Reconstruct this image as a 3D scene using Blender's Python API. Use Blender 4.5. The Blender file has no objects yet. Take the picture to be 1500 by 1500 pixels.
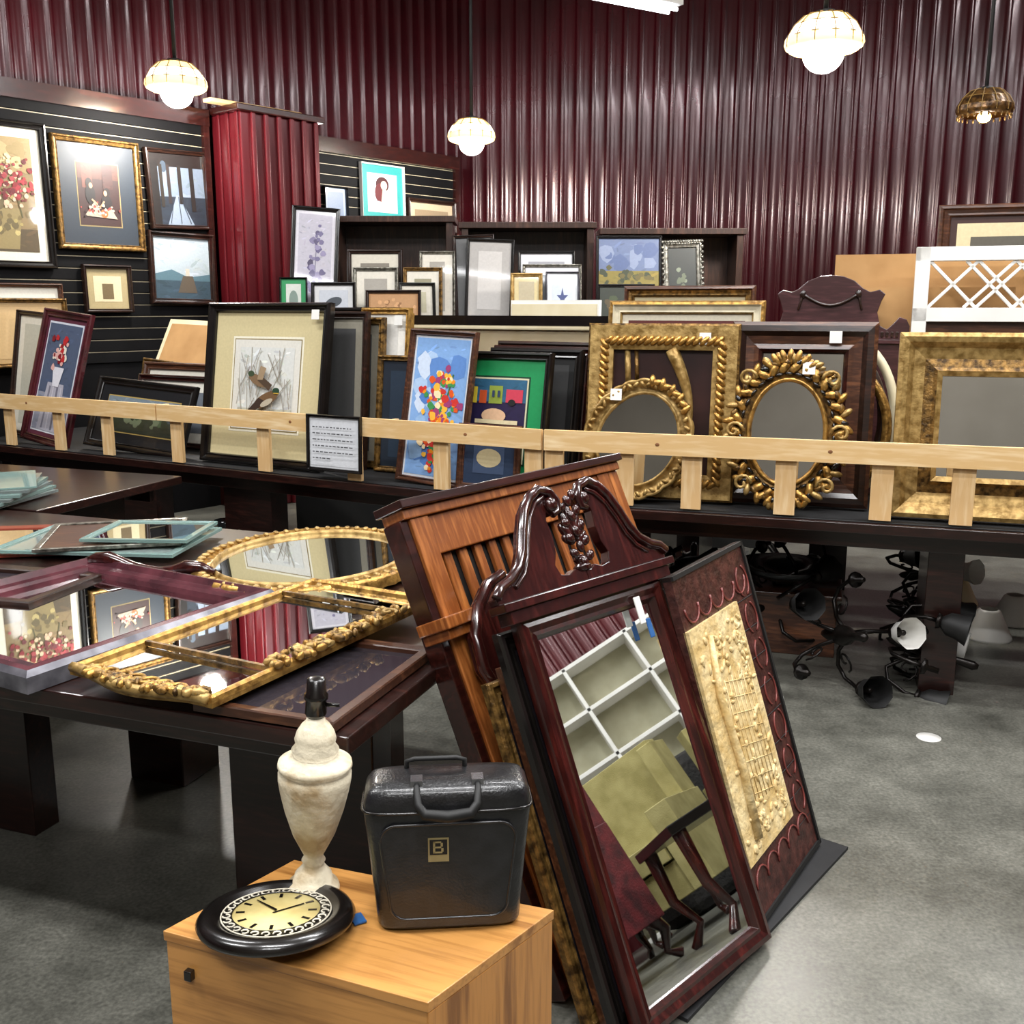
import bpy, math, random
from mathutils import Vector, Matrix
random.seed(7)
R=math.radians
sc=bpy.context.scene
def lin(h):
    h=h.lstrip('#');o=[]
    if len(h)==3:h=''.join(c+c for c in h)
    for i in (0,2,4):
        c=int(h[i:i+2],16)/255
        o.append(c/12.92 if c<=.04045 else ((c+.055)/1.055)**2.4)
    return (o[0],o[1],o[2],1)
# ---------------- materials
MC={}
def base(name):
    m=bpy.data.materials.new(name);m.use_nodes=True
    return m,m.node_tree,m.node_tree.nodes['Principled BSDF']
def pm(name,h,rough=.5,metal=0,h2=None,ns=20,bump=0,bs=60,coat=0,spec=.5,lo=.35,hi=.65,stretch=(1,1,1)):
    if name in MC:return MC[name]
    m,nt,b=base(name);N=nt.nodes;L=nt.links
    b.inputs['Base Color'].default_value=lin(h);b.inputs['Roughness'].default_value=rough;b.inputs['Metallic'].default_value=metal
    b.inputs['Coat Weight'].default_value=coat;b.inputs['Coat Roughness'].default_value=.1;b.inputs['Specular IOR Level'].default_value=spec
    tc=N.new('ShaderNodeTexCoord');mp=N.new('ShaderNodeMapping');mp.inputs['Scale'].default_value=stretch;L.new(tc.outputs['Object'],mp.inputs[0])
    n=N.new('ShaderNodeTexNoise');n.inputs['Scale'].default_value=ns;n.inputs['Detail'].default_value=6;L.new(mp.outputs[0],n.inputs['Vector'])
    if h2 is None:
        c=lin(h);h2c=(c[0]*.75,c[1]*.75,c[2]*.75,1)
    else:h2c=lin(h2)
    r=N.new('ShaderNodeValToRGB');r.color_ramp.elements[0].position=lo;r.color_ramp.elements[1].position=hi
    r.color_ramp.elements[0].color=h2c;r.color_ramp.elements[1].color=lin(h);L.new(n.outputs['Fac'],r.inputs[0]);L.new(r.outputs[0],b.inputs['Base Color'])
    if bump:
        n2=N.new('ShaderNodeTexNoise');n2.inputs['Scale'].default_value=bs;n2.inputs['Detail'].default_value=4;L.new(mp.outputs[0],n2.inputs['Vector'])
        bp=N.new('ShaderNodeBump');bp.inputs['Strength'].default_value=bump;bp.inputs['Distance'].default_value=.01;L.new(n2.outputs['Fac'],bp.inputs['Height']);L.new(bp.outputs[0],b.inputs['Normal'])
    MC[name]=m;return m
def wood(name,h,h2,rough=.35,axis=0,sc_=14,coat=.2,lo=.25,hi=.75,fr=9,st=.12):
    if name in MC:return MC[name]
    m,nt,b=base(name);N=nt.nodes;L=nt.links
    b.inputs['Roughness'].default_value=rough;b.inputs['Coat Weight'].default_value=coat;b.inputs['Coat Roughness'].default_value=.15
    tc=N.new('ShaderNodeTexCoord');mp=N.new('ShaderNodeMapping');s=[1,1,1];s[axis]=st;mp.inputs['Scale'].default_value=s;L.new(tc.outputs['Object'],mp.inputs[0])
    w=N.new('ShaderNodeTexNoise');w.inputs['Scale'].default_value=sc_;w.inputs['Detail'].default_value=8;w.inputs['Distortion'].default_value=1.6 if st>.1 else .3;L.new(mp.outputs[0],w.inputs['Vector'])
    w2=N.new('ShaderNodeTexNoise');w2.inputs['Scale'].default_value=sc_*7;w2.inputs['Detail'].default_value=3;L.new(mp.outputs[0],w2.inputs['Vector'])
    ma=N.new('ShaderNodeMath');ma.operation='MULTIPLY';ma.inputs[1].default_value=fr;L.new(w.outputs['Fac'],ma.inputs[0])
    sn=N.new('ShaderNodeMath');sn.operation='SINE';L.new(ma.outputs[0],sn.inputs[0])
    a2=N.new('ShaderNodeMath');a2.operation='MULTIPLY_ADD';a2.inputs[1].default_value=.25;L.new(sn.outputs[0],a2.inputs[0]);L.new(w2.outputs['Fac'],a2.inputs[2])
    r=N.new('ShaderNodeValToRGB');r.color_ramp.elements[0].position=lo;r.color_ramp.elements[1].position=hi
    r.color_ramp.elements[0].color=lin(h2);r.color_ramp.elements[1].color=lin(h);L.new(a2.outputs[0],r.inputs[0]);L.new(r.outputs[0],b.inputs['Base Color'])
    MC[name]=m;return m
def emis(name,h,st):
    if name in MC:return MC[name]
    m,nt,b=base(name);b.inputs['Emission Color'].default_value=lin(h);b.inputs['Emission Strength'].default_value=st;b.inputs['Base Color'].default_value=lin(h);MC[name]=m;return m
def artmat():
    m,nt,b=base('painted_art');N=nt.nodes;L=nt.links
    a=N.new('ShaderNodeAttribute');a.attribute_name='Col'
    tc=N.new('ShaderNodeTexCoord');n=N.new('ShaderNodeTexNoise');n.inputs['Scale'].default_value=70;n.inputs['Detail'].default_value=5;L.new(tc.outputs['Object'],n.inputs['Vector'])
    mr=N.new('ShaderNodeMapRange');mr.inputs[1].default_value=.3;mr.inputs[2].default_value=.7;mr.inputs[3].default_value=.9;mr.inputs[4].default_value=1.0;L.new(n.outputs['Fac'],mr.inputs[0])
    mx=N.new('ShaderNodeVectorMath');mx.operation='SCALE';L.new(a.outputs['Color'],mx.inputs[0]);L.new(mr.outputs[0],mx.inputs['Scale']);L.new(mx.outputs[0],b.inputs['Base Color'])
    b.inputs['Roughness'].default_value=.45;b.inputs['Coat Weight'].default_value=.25;b.inputs['Coat Roughness'].default_value=.04
    return m
ART=artmat()
GOLD=pm('antique_gold','#c49850',.33,.7,'#6e4e24',35,.25,90,lo=.3,hi=.6)
GOLD2=pm('pale_gold','#bf9f63',.42,.5,'#7f6230',30,.2,80)
GOLDD=pm('dark_gold','#94703a',.38,.6,'#3c2a12',40,.3,90)
BLK=pm('black_lacquer','#15110f',.25,0,'#0b0908',10,coat=.3)
BLKM=pm('black_matte','#121110',.6,0,'#0a0a0a',10)
DBR=wood('dark_brown_wood','#40261c','#1e110c',.3,coat=.3)
MAH=wood('mahogany','#4f1d18','#260b09',.2,axis=2,coat=.6)
MAHX=wood('mahogany_frame','#3f1812','#210a07',.25,coat=.5)
WAL=wood('walnut','#6f452c','#3a2014',.35)
MAR=pm('maroon_frame','#4c1a20',.25,0,'#2a0d10',8,coat=.4)
ORW=wood('orange_pine_stain','#b9733a','#7c431c',.3,axis=2,coat=.4)
OAK=wood('golden_oak','#c48c4b','#8f5e2c',.35,axis=0,sc_=16,coat=.3,lo=.2,hi=.75,fr=16,st=.06)
OAKE=wood('oak_side_veneer','#bf8545','#85562a',.35,axis=2,sc_=16,coat=.3,lo=.2,hi=.75,fr=16,st=.06)
PINE=wood('raw_pine','#f2d9ae','#d8b27a',.6,axis=0,sc_=8,coat=0)
PINEV=wood('raw_pine_vertical','#efd6aa','#d8b07a',.6,axis=2,sc_=8,coat=0)
TABW=wood('table_dark_wood','#3a1d17','#1e0e0b',.28,coat=.25)
TABB=pm('table_black_cloth','#141416',.7)
CARD=pm('cardboard','#b98f5c',.8,0,'#a67c4b',5)
WHITE=pm('white_paint','#e6e4df',.45,0,'#dcdad4',5)
CREAM=pm('cream_board','#ded3b4',.6,0,'#d2c49e',6)
GREY=pm('grey_silver_frame','#84838a',.3,.5,'#4c4b52',12)
BURG=pm('burgundy_frame','#5c2f36',.25,.1,'#381a20',12,coat=.3)
SILV=pm('silver_ornate','#9d9a90',.3,.8,'#55524a',40,.3)
LINER=pm('linen_liner','#d8cdb0',.7)
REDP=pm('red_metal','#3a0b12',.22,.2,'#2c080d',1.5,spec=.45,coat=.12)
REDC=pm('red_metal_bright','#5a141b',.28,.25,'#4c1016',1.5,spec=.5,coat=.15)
SLATB=pm('slatwall_black','#0c0b0d',.7,0,'#080809',8,spec=.15)
def mirmat():
    m,nt,b=base('mirror_glass');b.inputs['Metallic'].default_value=1;b.inputs['Roughness'].default_value=.015;b.inputs['Base Color'].default_value=(.82,.84,.83,1);return m
MIR=mirmat()
def dgl():
    m,nt,b=base('dark_glass');b.inputs['Base Color'].default_value=(.03,.025,.03,1);b.inputs['Roughness'].default_value=.03;b.inputs['Specular IOR Level'].default_value=1;return m
DGL=dgl()
def teal(n,h,tr):
    m,nt,b=base(n);b.inputs['Base Color'].default_value=lin(h);b.inputs['Roughness'].default_value=.05;b.inputs['Transmission Weight'].default_value=tr;b.inputs['IOR'].default_value=1.3;return m
TEAL=teal('teal_edge_glass','#a4c0ba',.6);CLG=teal('clear_sheet_glass','#cbd6d4',.8)
# ---------------- mesh builder
class MB:
    def __init__(s): s.v=[];s.f=[];s.fm=[];s.fc=[];s.sm=[];s.mats=[];s.M=Matrix()
    def mi(s,m):
        if m not in s.mats:s.mats.append(m)
        return s.mats.index(m)
    def add(s,vs,fs,mat,smooth=False,col=(1,1,1,1)):
        o=len(s.v);s.v+=[s.M@Vector(p) for p in vs];k=s.mi(mat)
        for f in fs:s.f.append([o+i for i in f]);s.fm.append(k);s.fc.append(col);s.sm.append(smooth)
    def box(s,x0,x1,y0,y1,z0,z1,mat):
        s.add([(x0,y0,z0),(x1,y0,z0),(x1,y1,z0),(x0,y1,z0),(x0,y0,z1),(x1,y0,z1),(x1,y1,z1),(x0,y1,z1)],[(0,3,2,1),(4,5,6,7),(0,1,5,4),(1,2,6,5),(2,3,7,6),(3,0,4,7)],mat)
    def prism(s,p,y0,y1,mat):
        n=len(p);a=sum(p[i][0]*p[(i+1)%n][1]-p[(i+1)%n][0]*p[i][1] for i in range(n))
        if a<0:p=p[::-1]
        s.add([(x,y0,z) for x,z in p]+[(x,y1,z) for x,z in p],[tuple(range(n)),tuple(range(2*n-1,n-1,-1))]+[((i+1)%n,i,n+i,n+(i+1)%n) for i in range(n)],mat)
    def slab(s,p,z0,z1,mat):
        n=len(p);a=sum(p[i][0]*p[(i+1)%n][1]-p[(i+1)%n][0]*p[i][1] for i in range(n))
        if a<0:p=p[::-1]
        s.add([(x,y,z0) for x,y in p]+[(x,y,z1) for x,y in p],[tuple(range(n-1,-1,-1)),tuple(range(n,2*n))]+[(i,(i+1)%n,n+(i+1)%n,n+i) for i in range(n)],mat)
    def lathe(s,pr,mat,seg=32,c=(0,0,0),scal=None):
        vs=[];n=len(pr)
        for r,z in pr:
            for k in range(seg):
                a=2*math.pi*k/seg;rr=r*(1+(scal[0]*abs(math.sin(a*scal[1]/2)) if scal else 0));vs.append((c[0]+rr*math.cos(a),c[1]+rr*math.sin(a),c[2]+z))
        fs=[(i*seg+k,i*seg+(k+1)%seg,(i+1)*seg+(k+1)%seg,(i+1)*seg+k) for i in range(n-1) for k in range(seg)]
        if pr[0][0]>1e-4 and not scal:fs.append(tuple(range(seg-1,-1,-1)))
        if pr[-1][0]>1e-4 and not scal:fs.append(tuple((n-1)*seg+k for k in range(seg)))
        s.add(vs,fs,mat,True)
    def tube(s,path,r,mat,seg=8,closed=False):
        path=[Vector(p) for p in path];n=len(path);rs=r if isinstance(r,(list,tuple)) else [r]*n;vs=[];prev=None
        for i,p in enumerate(path):
            t=((path[(i+1)%n]-path[i-1]) if (closed or 0<i<n-1) else (path[1]-path[0] if i==0 else path[-1]-path[-2])).normalized()
            if prev is None:
                q=Vector((0,0,1)) if abs(t.z)<.9 else Vector((1,0,0));u=t.cross(q).normalized()
            else:u=(prev-t*prev.dot(t)).normalized()
            prev=u;w=t.cross(u)
            for k in range(seg):
                a=2*math.pi*k/seg;vs.append(p+(u*math.cos(a)+w*math.sin(a))*rs[i])
        m=n if closed else n-1
        fs=[(i*seg+k,i*seg+(k+1)%seg,((i+1)%n)*seg+(k+1)%seg,((i+1)%n)*seg+k) for i in range(m) for k in range(seg)]
        if not closed:fs+=[tuple(range(seg-1,-1,-1)),tuple((n-1)*seg+k for k in range(seg))]
        s.add(vs,fs,mat,True)
    def ball(s,c,rx,ry,rz,mat,rot=None,a=10,b=6):
        vs=[];c=Vector(c);rot=rot or Matrix.Identity(3)
        for j in range(1,b):
            t=math.pi*j/b
            for k in range(a):
                p=2*math.pi*k/a;vs.append(c+rot@Vector((rx*math.sin(t)*math.cos(p),ry*math.sin(t)*math.sin(p),rz*math.cos(t))))
        vs.append(c+rot@Vector((0,0,rz)));vs.append(c-rot@Vector((0,0,rz)));T=len(vs)-2
        fs=[(j*a+k,(j+1)*a+k,(j+1)*a+(k+1)%a,j*a+(k+1)%a) for j in range(b-2) for k in range(a)]
        fs+=[(T,k,(k+1)%a) for k in range(a)]+[(T+1,(b-2)*a+(k+1)%a,(b-2)*a+k) for k in range(a)]
        s.add(vs,fs,mat,True)
    def rect(s,x0,x1,z0,z1,y,mat,col=(1,1,1,1)):
        s.add([(x0,y,z0),(x1,y,z0),(x1,y,z1),(x0,y,z1)],[(0,1,2,3)],mat,False,col)
    def poly(s,p,y,mat,col=(1,1,1,1)):
        n=len(p);a=sum(p[i][0]*p[(i+1)%n][1]-p[(i+1)%n][0]*p[i][1] for i in range(n))
        if a<0:p=p[::-1]
        s.add([(x,y,z) for x,z in p],[tuple(range(n))],mat,False,col)
    def rframe(s,w,h,fw,dep,mats,prof,cx=0,z0=0):
        ms=mats if isinstance(mats,list) else [mats]
        loops=[[(cx-w/2+t*fw,-y*dep,z0+t*fw),(cx+w/2-t*fw,-y*dep,z0+t*fw),(cx+w/2-t*fw,-y*dep,z0+h-t*fw),(cx-w/2+t*fw,-y*dep,z0+h-t*fw)] for t,y in prof]
        for i in range(len(loops)-1):
            s.add(loops[i]+loops[i+1],[(k,(k+1)%4,4+(k+1)%4,4+k) for k in range(4)],ms[min(len(ms)-1,i*len(ms)//(len(loops)-1))])
        s.add([(cx-w/2,0,z0),(cx+w/2,0,z0),(cx+w/2,0,z0+h),(cx-w/2,0,z0+h)],[(3,2,1,0)],ms[0])
    def oframe(s,cx,cz,rx,rz,fw,dep,mat,prof,n=72,wav=0,wn=24,shape=None):
        vs=[]
        for t,y in prof:
            for k in range(n):
                a=2*math.pi*k/n;w=1+wav*abs(math.sin(a*wn/2))*(1-t)
                g=shape(a) if shape else 1
                vs.append((cx+(rx*w*g-t*fw)*math.cos(a),-y*dep,cz+(rz*w*g-t*fw)*math.sin(a)))
        s.add(vs,[(i*n+k,i*n+(k+1)%n,(i+1)*n+(k+1)%n,(i+1)*n+k) for i in range(len(prof)-1) for k in range(n)],mat,True)
        if fw>.06 or dep>.04:s.add(vs[:n],[tuple(range(n-1,-1,-1))],mat)
    def build(s,name,mw=None,bevel=0,seg=2):
        me=bpy.data.meshes.new(name);me.from_pydata([tuple(v) for v in s.v],[],s.f);
        for m in s.mats:me.materials.append(m)
        me.polygons.foreach_set('material_index',s.fm);me.polygons.foreach_set('use_smooth',s.sm)
        ca=me.color_attributes.new('Col','FLOAT_COLOR','CORNER')
        buf=[]
        for f,c in zip(s.f,s.fc):buf+=list(c)*len(f)
        ca.data.foreach_set('color',buf);me.update()
        o=bpy.data.objects.new(name,me);sc.collection.objects.link(o)
        if mw is not None:o.matrix_world=mw
        if bevel:
            b=o.modifiers.new('bevel','BEVEL');b.width=bevel;b.segments=seg;b.limit_method='ANGLE';b.angle_limit=R(40)
        return o
OGEE=[(0,0),(0,.7),(.12,.95),(.3,1),(.45,.7),(.7,.6),(.85,.7),(.95,.55),(1,.25)]
FLAT=[(0,0),(0,.85),(.08,1),(.85,.9),(1,.8),(1,.3)]
SCOOP=[(0,0),(0,.9),(.1,1),(.22,.9),(.35,.55),(.6,.4),(.8,.5),(.88,.65),(1,.5),(1,.2)]
ROUND=[(0,0),(.0,.4),(.15,.8),(.4,1),(.6,1),(.85,.75),(1,.3)]
# ---------------- runs (display lines)
def mk(x,y,a):
    e=Vector((math.cos(R(a)),math.sin(R(a)),0));return (Vector((x,y,0)),e,Vector((-e.y,e.x,0)),a)
RUN={'L':mk(-3.19,6.4,-29.8),'R':mk(.15,4.49,-18.2),'B':mk(-2,7.1,0),'W':mk(-3.44,7.3,49.1),'T':mk(-.33,1.93,-20)}
def mat_at(run,s,d,z,yaw=0,tilt=0,lean=0):
    O,e,n,a=RUN[run];p=O+e*s+n*d+Vector((0,0,z))
    return Matrix.Translation(p)@Matrix.Rotation(R(a+yaw),4,'Z')@Matrix.Rotation(R(tilt),4,'Y')@Matrix.Rotation(R(-lean),4,'X')
def add_art(b,x0,x1,z0,z1,y,art):
    W=x1-x0;H=z1-z0;lay=0
    def col(h):return lin(h)
    def strokes(xa,xb,za,zb,yy,c,n,seed):
        rnd=random.Random(seed);w=xb-xa;h=zb-za
        for i in range(n):
            px=xa+w*rnd.uniform(.04,.96);pz=za+h*rnd.uniform(.04,.96);a=rnd.gauss(0,.5);l=rnd.uniform(.03,.1)*min(W,H*1.5);t=l*rnd.uniform(.15,.35)
            k=rnd.uniform(.72,1.3);cc=(min(1,c[0]*k*rnd.uniform(.93,1.07)),min(1,c[1]*k),min(1,c[2]*k*rnd.uniform(.93,1.07)),1)
            pts=[(px+math.cos(a)*l*u-math.sin(a)*t*v,pz+math.sin(a)*l*u+math.cos(a)*t*v) for u,v in ((-1,0),(-.6,-1),(.5,-.9),(1,0),(.6,.9),(-.5,1))]
            pts=[(min(xb,max(xa,p[0])),min(zb,max(za,p[1]))) for p in pts]
            b.poly(pts,yy-.00003-.000003*i,ART,cc)
    big=len(art)>3 and W*H>.02
    for it in art:
        lay+=1;yy=y-.0006*lay
        k=it[0]
        if k=='bg':
            b.rect(x0,x1,z0,z1,yy,ART,col(it[1]))
            if big:strokes(x0,x1,z0,z1,yy,col(it[1]),70,lay)
        elif k=='r':
            b.rect(x0+it[1]*W,x0+it[2]*W,z0+it[3]*H,z0+it[4]*H,yy,ART,col(it[5]))
            ar=(it[2]-it[1])*(it[4]-it[3])
            if big and ar>.05:strokes(x0+it[1]*W,x0+it[2]*W,z0+it[3]*H,z0+it[4]*H,yy,col(it[5]),int(10+80*ar),lay)
        elif k=='p':b.poly([(x0+px*W,z0+pz*H) for px,pz in it[1]],yy,ART,col(it[2]))
        elif k=='e':
            _,cx,cz,rx,rz,h=it[:6];rot=R(it[6]) if len(it)>6 else 0
            pts=[]
            for i in range(18):
                a=2*math.pi*i/18;ex=rx*math.cos(a);ez=rz*math.sin(a)
                pts.append((x0+W*cx+W*ex*math.cos(rot)-H*ez*math.sin(rot),z0+H*cz+W*ex*math.sin(rot)+H*ez*math.cos(rot)))
            pts=[(min(x1,max(x0,p[0])),min(z1,max(z0,p[1]))) for p in pts]
            b.poly(pts,yy,ART,col(h))
        elif k=='bl':
            _,cx,cz,sx,sz,n,r,cols=it;rnd=random.Random(int(cx*1000+cz*77+n))
            for i in range(n):
                ax=cx+rnd.gauss(0,sx);az=cz+rnd.gauss(0,sz);rr=r*rnd.uniform(.5,1.3)
                ax=min(1-rr,max(rr,ax));az=min(1-rr,max(rr,az))
                pts=[(x0+W*ax+W*rr*math.cos(t*math.pi/4)*rnd.uniform(.7,1.2),z0+H*az+W*rr*math.sin(t*math.pi/4)*rnd.uniform(.7,1.2)) for t in range(8)]
                pts=[(min(x1,max(x0,p[0])),min(z1,max(z0,p[1]))) for p in pts]
                b.poly(pts,yy-.000006*i,ART,col(rnd.choice(cols)))
        elif k=='l':
            _,xa,za,xb,zb,wd,h=it;dx,dz=(xb-xa)*W,(zb-za)*H;ln=math.hypot(dx,dz) or 1;nx,nz=-dz/ln*wd*W/2,dx/ln*wd*W/2
            b.poly([(x0+xa*W+nx,z0+za*H+nz),(x0+xa*W-nx,z0+za*H-nz),(x0+xb*W-nx,z0+zb*H-nz),(x0+xb*W+nx,z0+zb*H+nz)],yy,ART,col(h))
def frame(name,run,s0,s1,z0,z1,d,fw,dep,fm,mats=(),art=None,lean=8,yaw=0,tilt=0,prof=OGEE,mirror=None,tag=False,extra=None,at=None):
    b=MB();w=s1-s0;h=z1-z0
    b.rframe(w,h,fw,dep,fm,prof)
    ix=w/2-fw*.97;zb=fw*.97;zt=h-fw*.97;y=-dep*prof[-1][1]-.001
    for hcol,mw in mats:
        b.rect(-ix,ix,zb,zt,y,ART,lin(hcol));ix-=mw;zb+=mw;zt-=mw;y-=.0008
    if mirror is not None:
        b.rect(-ix,ix,zb,zt,y,mirror)
    elif art:add_art(b,-ix,ix,zb,zt,y,art)
    if tag:b.box(w/2-fw-.06,w/2-fw-.01,-dep-.002,-dep,h-.09,h-.04,WHITE)
    if extra:extra(b,w,h)
    return b.build(name,at if at is not None else mat_at(run,(s0+s1)/2,d,z0,yaw,tilt,lean))
# ---------------- camera
cam=bpy.data.cameras.new('camera');cam.lens=36;cam.sensor_width=36
co=bpy.data.objects.new('camera',cam);sc.collection.objects.link(co);co.location=(0,0,1.6);co.rotation_euler=(R(78.69),0,0);sc.camera=co
sc.view_settings.view_transform='Standard'
# ---------------- room shell
def floor():
    m,nt,b=base('polished_concrete');N=nt.nodes;L=nt.links
    tc=N.new('ShaderNodeTexCoord')
    n=N.new('ShaderNodeTexNoise');n.inputs['Scale'].default_value=2.2;n.inputs['Detail'].default_value=12;n.inputs['Roughness'].default_value=.75;L.new(tc.outputs['Object'],n.inputs['Vector'])
    r=N.new('ShaderNodeValToRGB');e=r.color_ramp.elements;e[0].position=.33;e[0].color=lin('#3f3f39');e[1].position=.68;e[1].color=lin('#78776e');L.new(n.outputs['Fac'],r.inputs[0])
    n2=N.new('ShaderNodeTexNoise');n2.inputs['Scale'].default_value=90;n2.inputs['Detail'].default_value=5;L.new(tc.outputs['Object'],n2.inputs['Vector'])
    mr=N.new('ShaderNodeMapRange');mr.inputs[1].default_value=.3;mr.inputs[2].default_value=.7;mr.inputs[3].default_value=.62;mr.inputs[4].default_value=1.18;L.new(n2.outputs['Fac'],mr.inputs[0])
    mx=N.new('ShaderNodeVectorMath');mx.operation='SCALE';L.new(r.outputs[0],mx.inputs[0]);L.new(mr.outputs[0],mx.inputs['Scale']);L.new(mx.outputs[0],b.inputs['Base Color'])
    rr=N.new('ShaderNodeMapRange');rr.inputs[3].default_value=.24;rr.inputs[4].default_value=.46;L.new(n.outputs['Fac'],rr.inputs[0]);L.new(rr.outputs[0],b.inputs['Roughness'])
    o=MB();o.box(-9,9,-4.5,12,-.1,0,m);o.build('floor')
floor()
o=MB();o.box(-9,9,-4.5,12,5.2,5.3,pm('ceiling_white','#a9a6a0',.8));o.build('ceiling')
def wall(name,p0,p1,z0=0,z1=5.2,per=.15,mat=REDP):
    p0=Vector(p0+(0,));p1=Vector(p1+(0,));e=(p1-p0);Ln=e.length;e.normalize();n=Vector((e.y,-e.x,0))
    pts=[];s=0
    while s<Ln:
        for ds,h in ((0,0),(.04,.0006),(.082,0),(.092,.004),(.102,.014),(.108,.017),(.118,.0176),(.128,.017),(.135,.014),(.145,.003)):
            if s+ds<Ln:pts.append((s+ds,h))
        s+=per
    pts.append((Ln,0));b=MB();vs=[]
    for s_,h in pts:
        q=p0+e*s_+n*h;vs+=[(q.x,q.y,z0),(q.x,q.y,z1)]
    b.add(vs,[(2*i,2*i+2,2*i+3,2*i+1) for i in range(len(pts)-1)],mat,True)
    q=n*-.06
    b.add([(p0.x+q.x,p0.y+q.y,z0),(p1.x+q.x,p1.y+q.y,z0),(p1.x+q.x,p1.y+q.y,z1),(p0.x+q.x,p0.y+q.y,z1)],[(3,2,1,0)],mat)
    return b.build(name)
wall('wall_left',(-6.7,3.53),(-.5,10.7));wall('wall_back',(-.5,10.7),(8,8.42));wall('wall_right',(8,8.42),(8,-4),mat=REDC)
wall('wall_side',(-6.7,-4),(-6.7,3.53))
b=MB();b.box(-6.7,8,-4.1,-4,0,5.2,pm('grey_drywall','#6f685e',.8,0,'#645d53',1));b.build('wall_front')
def slatwall(name,s0,s1,ztop):
    b=MB()
    b.box(s0,s1,-.02,.06,0,ztop-.12,SLATB)
    z=1.2;st=pm('slat_strip','#b8ab90',.5)
    while z<ztop-.16:
        b.box(s0+.02,s1-.02,-.036,-.02,z,z+.072,SLATB);b.box(s0+.02,s1-.02,-.03,-.02,z+.074,z+.079,st);z+=.085
    b.box(s0,s1,-.08,.07,ztop-.12,ztop,MAHX)
    b.box(s0,s0+.05,-.07,.05,0,ztop-.1,MAHX);b.box(s1-.05,s1,-.07,.05,0,ztop-.1,MAHX)
    b.build(name,mat_at('W',0,-.12,0))
slatwall('slatwall_display',-2.5,1.48,3.08);slatwall('slatwall_display',2.36,4.25,3.02)
def column():
    b=MB();x=1.55
    while x<2.2:
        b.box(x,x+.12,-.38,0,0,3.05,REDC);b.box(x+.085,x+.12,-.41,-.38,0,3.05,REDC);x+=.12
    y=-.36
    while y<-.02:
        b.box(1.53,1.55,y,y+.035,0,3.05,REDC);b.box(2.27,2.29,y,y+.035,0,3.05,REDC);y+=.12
    b.box(1.5,2.33,-.42,.05,3.05,3.1,MAHX);b.box(1.35,2.2,-.3,-.2,3.1,3.13,PINE)
    b.build('corrugated_column',mat_at('W',0,-.12,0),.008)
column()
# ---------------- pendants
def pendant(x,y,z,r,amber=False):
    b=MB();k=r/.2
    b.tube([(0,0,5.2),(0,0,z+.17*k)],.014,BLKM)
    shade=emis('pendant_shade','#ffe0a0',1.3) if not amber else pm('beaded_shade','#6b4a22',.3,.4,'#2c1c0c',30,.3)
    top=emis('pendant_shade_crown','#fff4de',2.6) if not amber else shade
    b.lathe([(.03*k,z+.17*k),(.05*k,z+.165*k),(.055*k,z+.14*k)],BLKM,16)
    b.lathe([(.05*k,z+.15*k),(.11*k,z+.135*k),(.16*k,z+.09*k)],shade,48,scal=(.05,12))
    b.lathe([(.16*k,z+.09*k),(.195*k,z+.03*k)],top,48,scal=(.05,12))
    b.lathe([(.195*k,z+.03*k),(.2*k,z),(.19*k,z-.025*k),(.16*k,z-.04*k)],shade,48,scal=(.05,12))
    lc=pm('lead_came','#8a6a30',.5)
    for i in range(12):
        a=i*math.pi/6
        b.tube([(rr*k*math.cos(a),rr*k*math.sin(a),z+zz*k) for rr,zz in ((.05,.155),(.115,.14),(.165,.093),(.2,.032),(.2,-.02))],.0026,lc,5)
    for zz,rr in ((.03,.2),(.09,.165)):
        b.tube([(rr*k*math.cos(i*math.pi/12),rr*k*math.sin(i*math.pi/12),z+zz*k) for i in range(24)],.0026,lc,5,True)
    q=.05 if amber else .11
    b.ball((0,0,z-.05*k),q*k,q*k,(q-.01)*k,emis('bulb_amber','#ffc878',12) if amber else emis('bulb_white','#fff8ec',30),None,16,10)
    if amber:
        for i in range(24):
            a=i*math.pi/12;b.ball((.19*k*math.cos(a),.19*k*math.sin(a),z-.05*k),.008,.008,.016,GOLDD,None,6,4)
    b.build('pendant_lamp',Matrix.Translation((x,y,0)))
    l=bpy.data.lights.new('pendant_light','POINT');l.energy=15 if amber else 130;l.color=(1,.96,.9);l.shadow_soft_size=.1
    lo=bpy.data.objects.new('pendant_light',l);lo.location=(x,y,z-.22*k);sc.collection.objects.link(lo)
pendant(1.68,5.9,2.99,.2);pendant(-2.3,7.45,3.09,.2);pendant(-.34,9.05,3.0,.195);pendant(3.23,7.4,2.92,.18,True)
def fixture(x,y,z,ang,pw=170,ln=2.4):
    b=MB();b.box(-ln/2,ln/2,-.09,.09,.03,.08,WHITE)
    for yy in (-.05,.05):b.tube([(-ln/2+.03,yy,0),(ln/2-.03,yy,0)],.016,emis('fluorescent_tube','#f4f7ff',6))
    for xx in(-ln/2+.3,ln/2-.3):b.tube([(xx,0,.08),(xx,0,5.2-z)],.006,GREY,5)
    b.build('fluorescent_fixture',Matrix.Translation((x,y,z))@Matrix.Rotation(R(ang),4,'Z'))
    l=bpy.data.lights.new('tube_light','AREA');l.shape='RECTANGLE';l.size=ln;l.size_y=.2;l.energy=pw;l.color=(.985,.985,.985)
    lo=bpy.data.objects.new('tube_light',l);lo.location=(x,y,z-.03);lo.rotation_euler=(0,0,R(ang));sc.collection.objects.link(lo)
fixture(.62,8.32,3.9,32,45,1.6)
for x,y,p in ((-3.5,1.5,165),(0,0.6,165),(3.5,1.2,150),(-3.0,4.4,150),(1.2,3.6,160),(4.8,4.2,140),(0,-2.2,160),(5.2,7.0,110)):
    fixture(x,y,4.75,-20,p)
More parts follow.
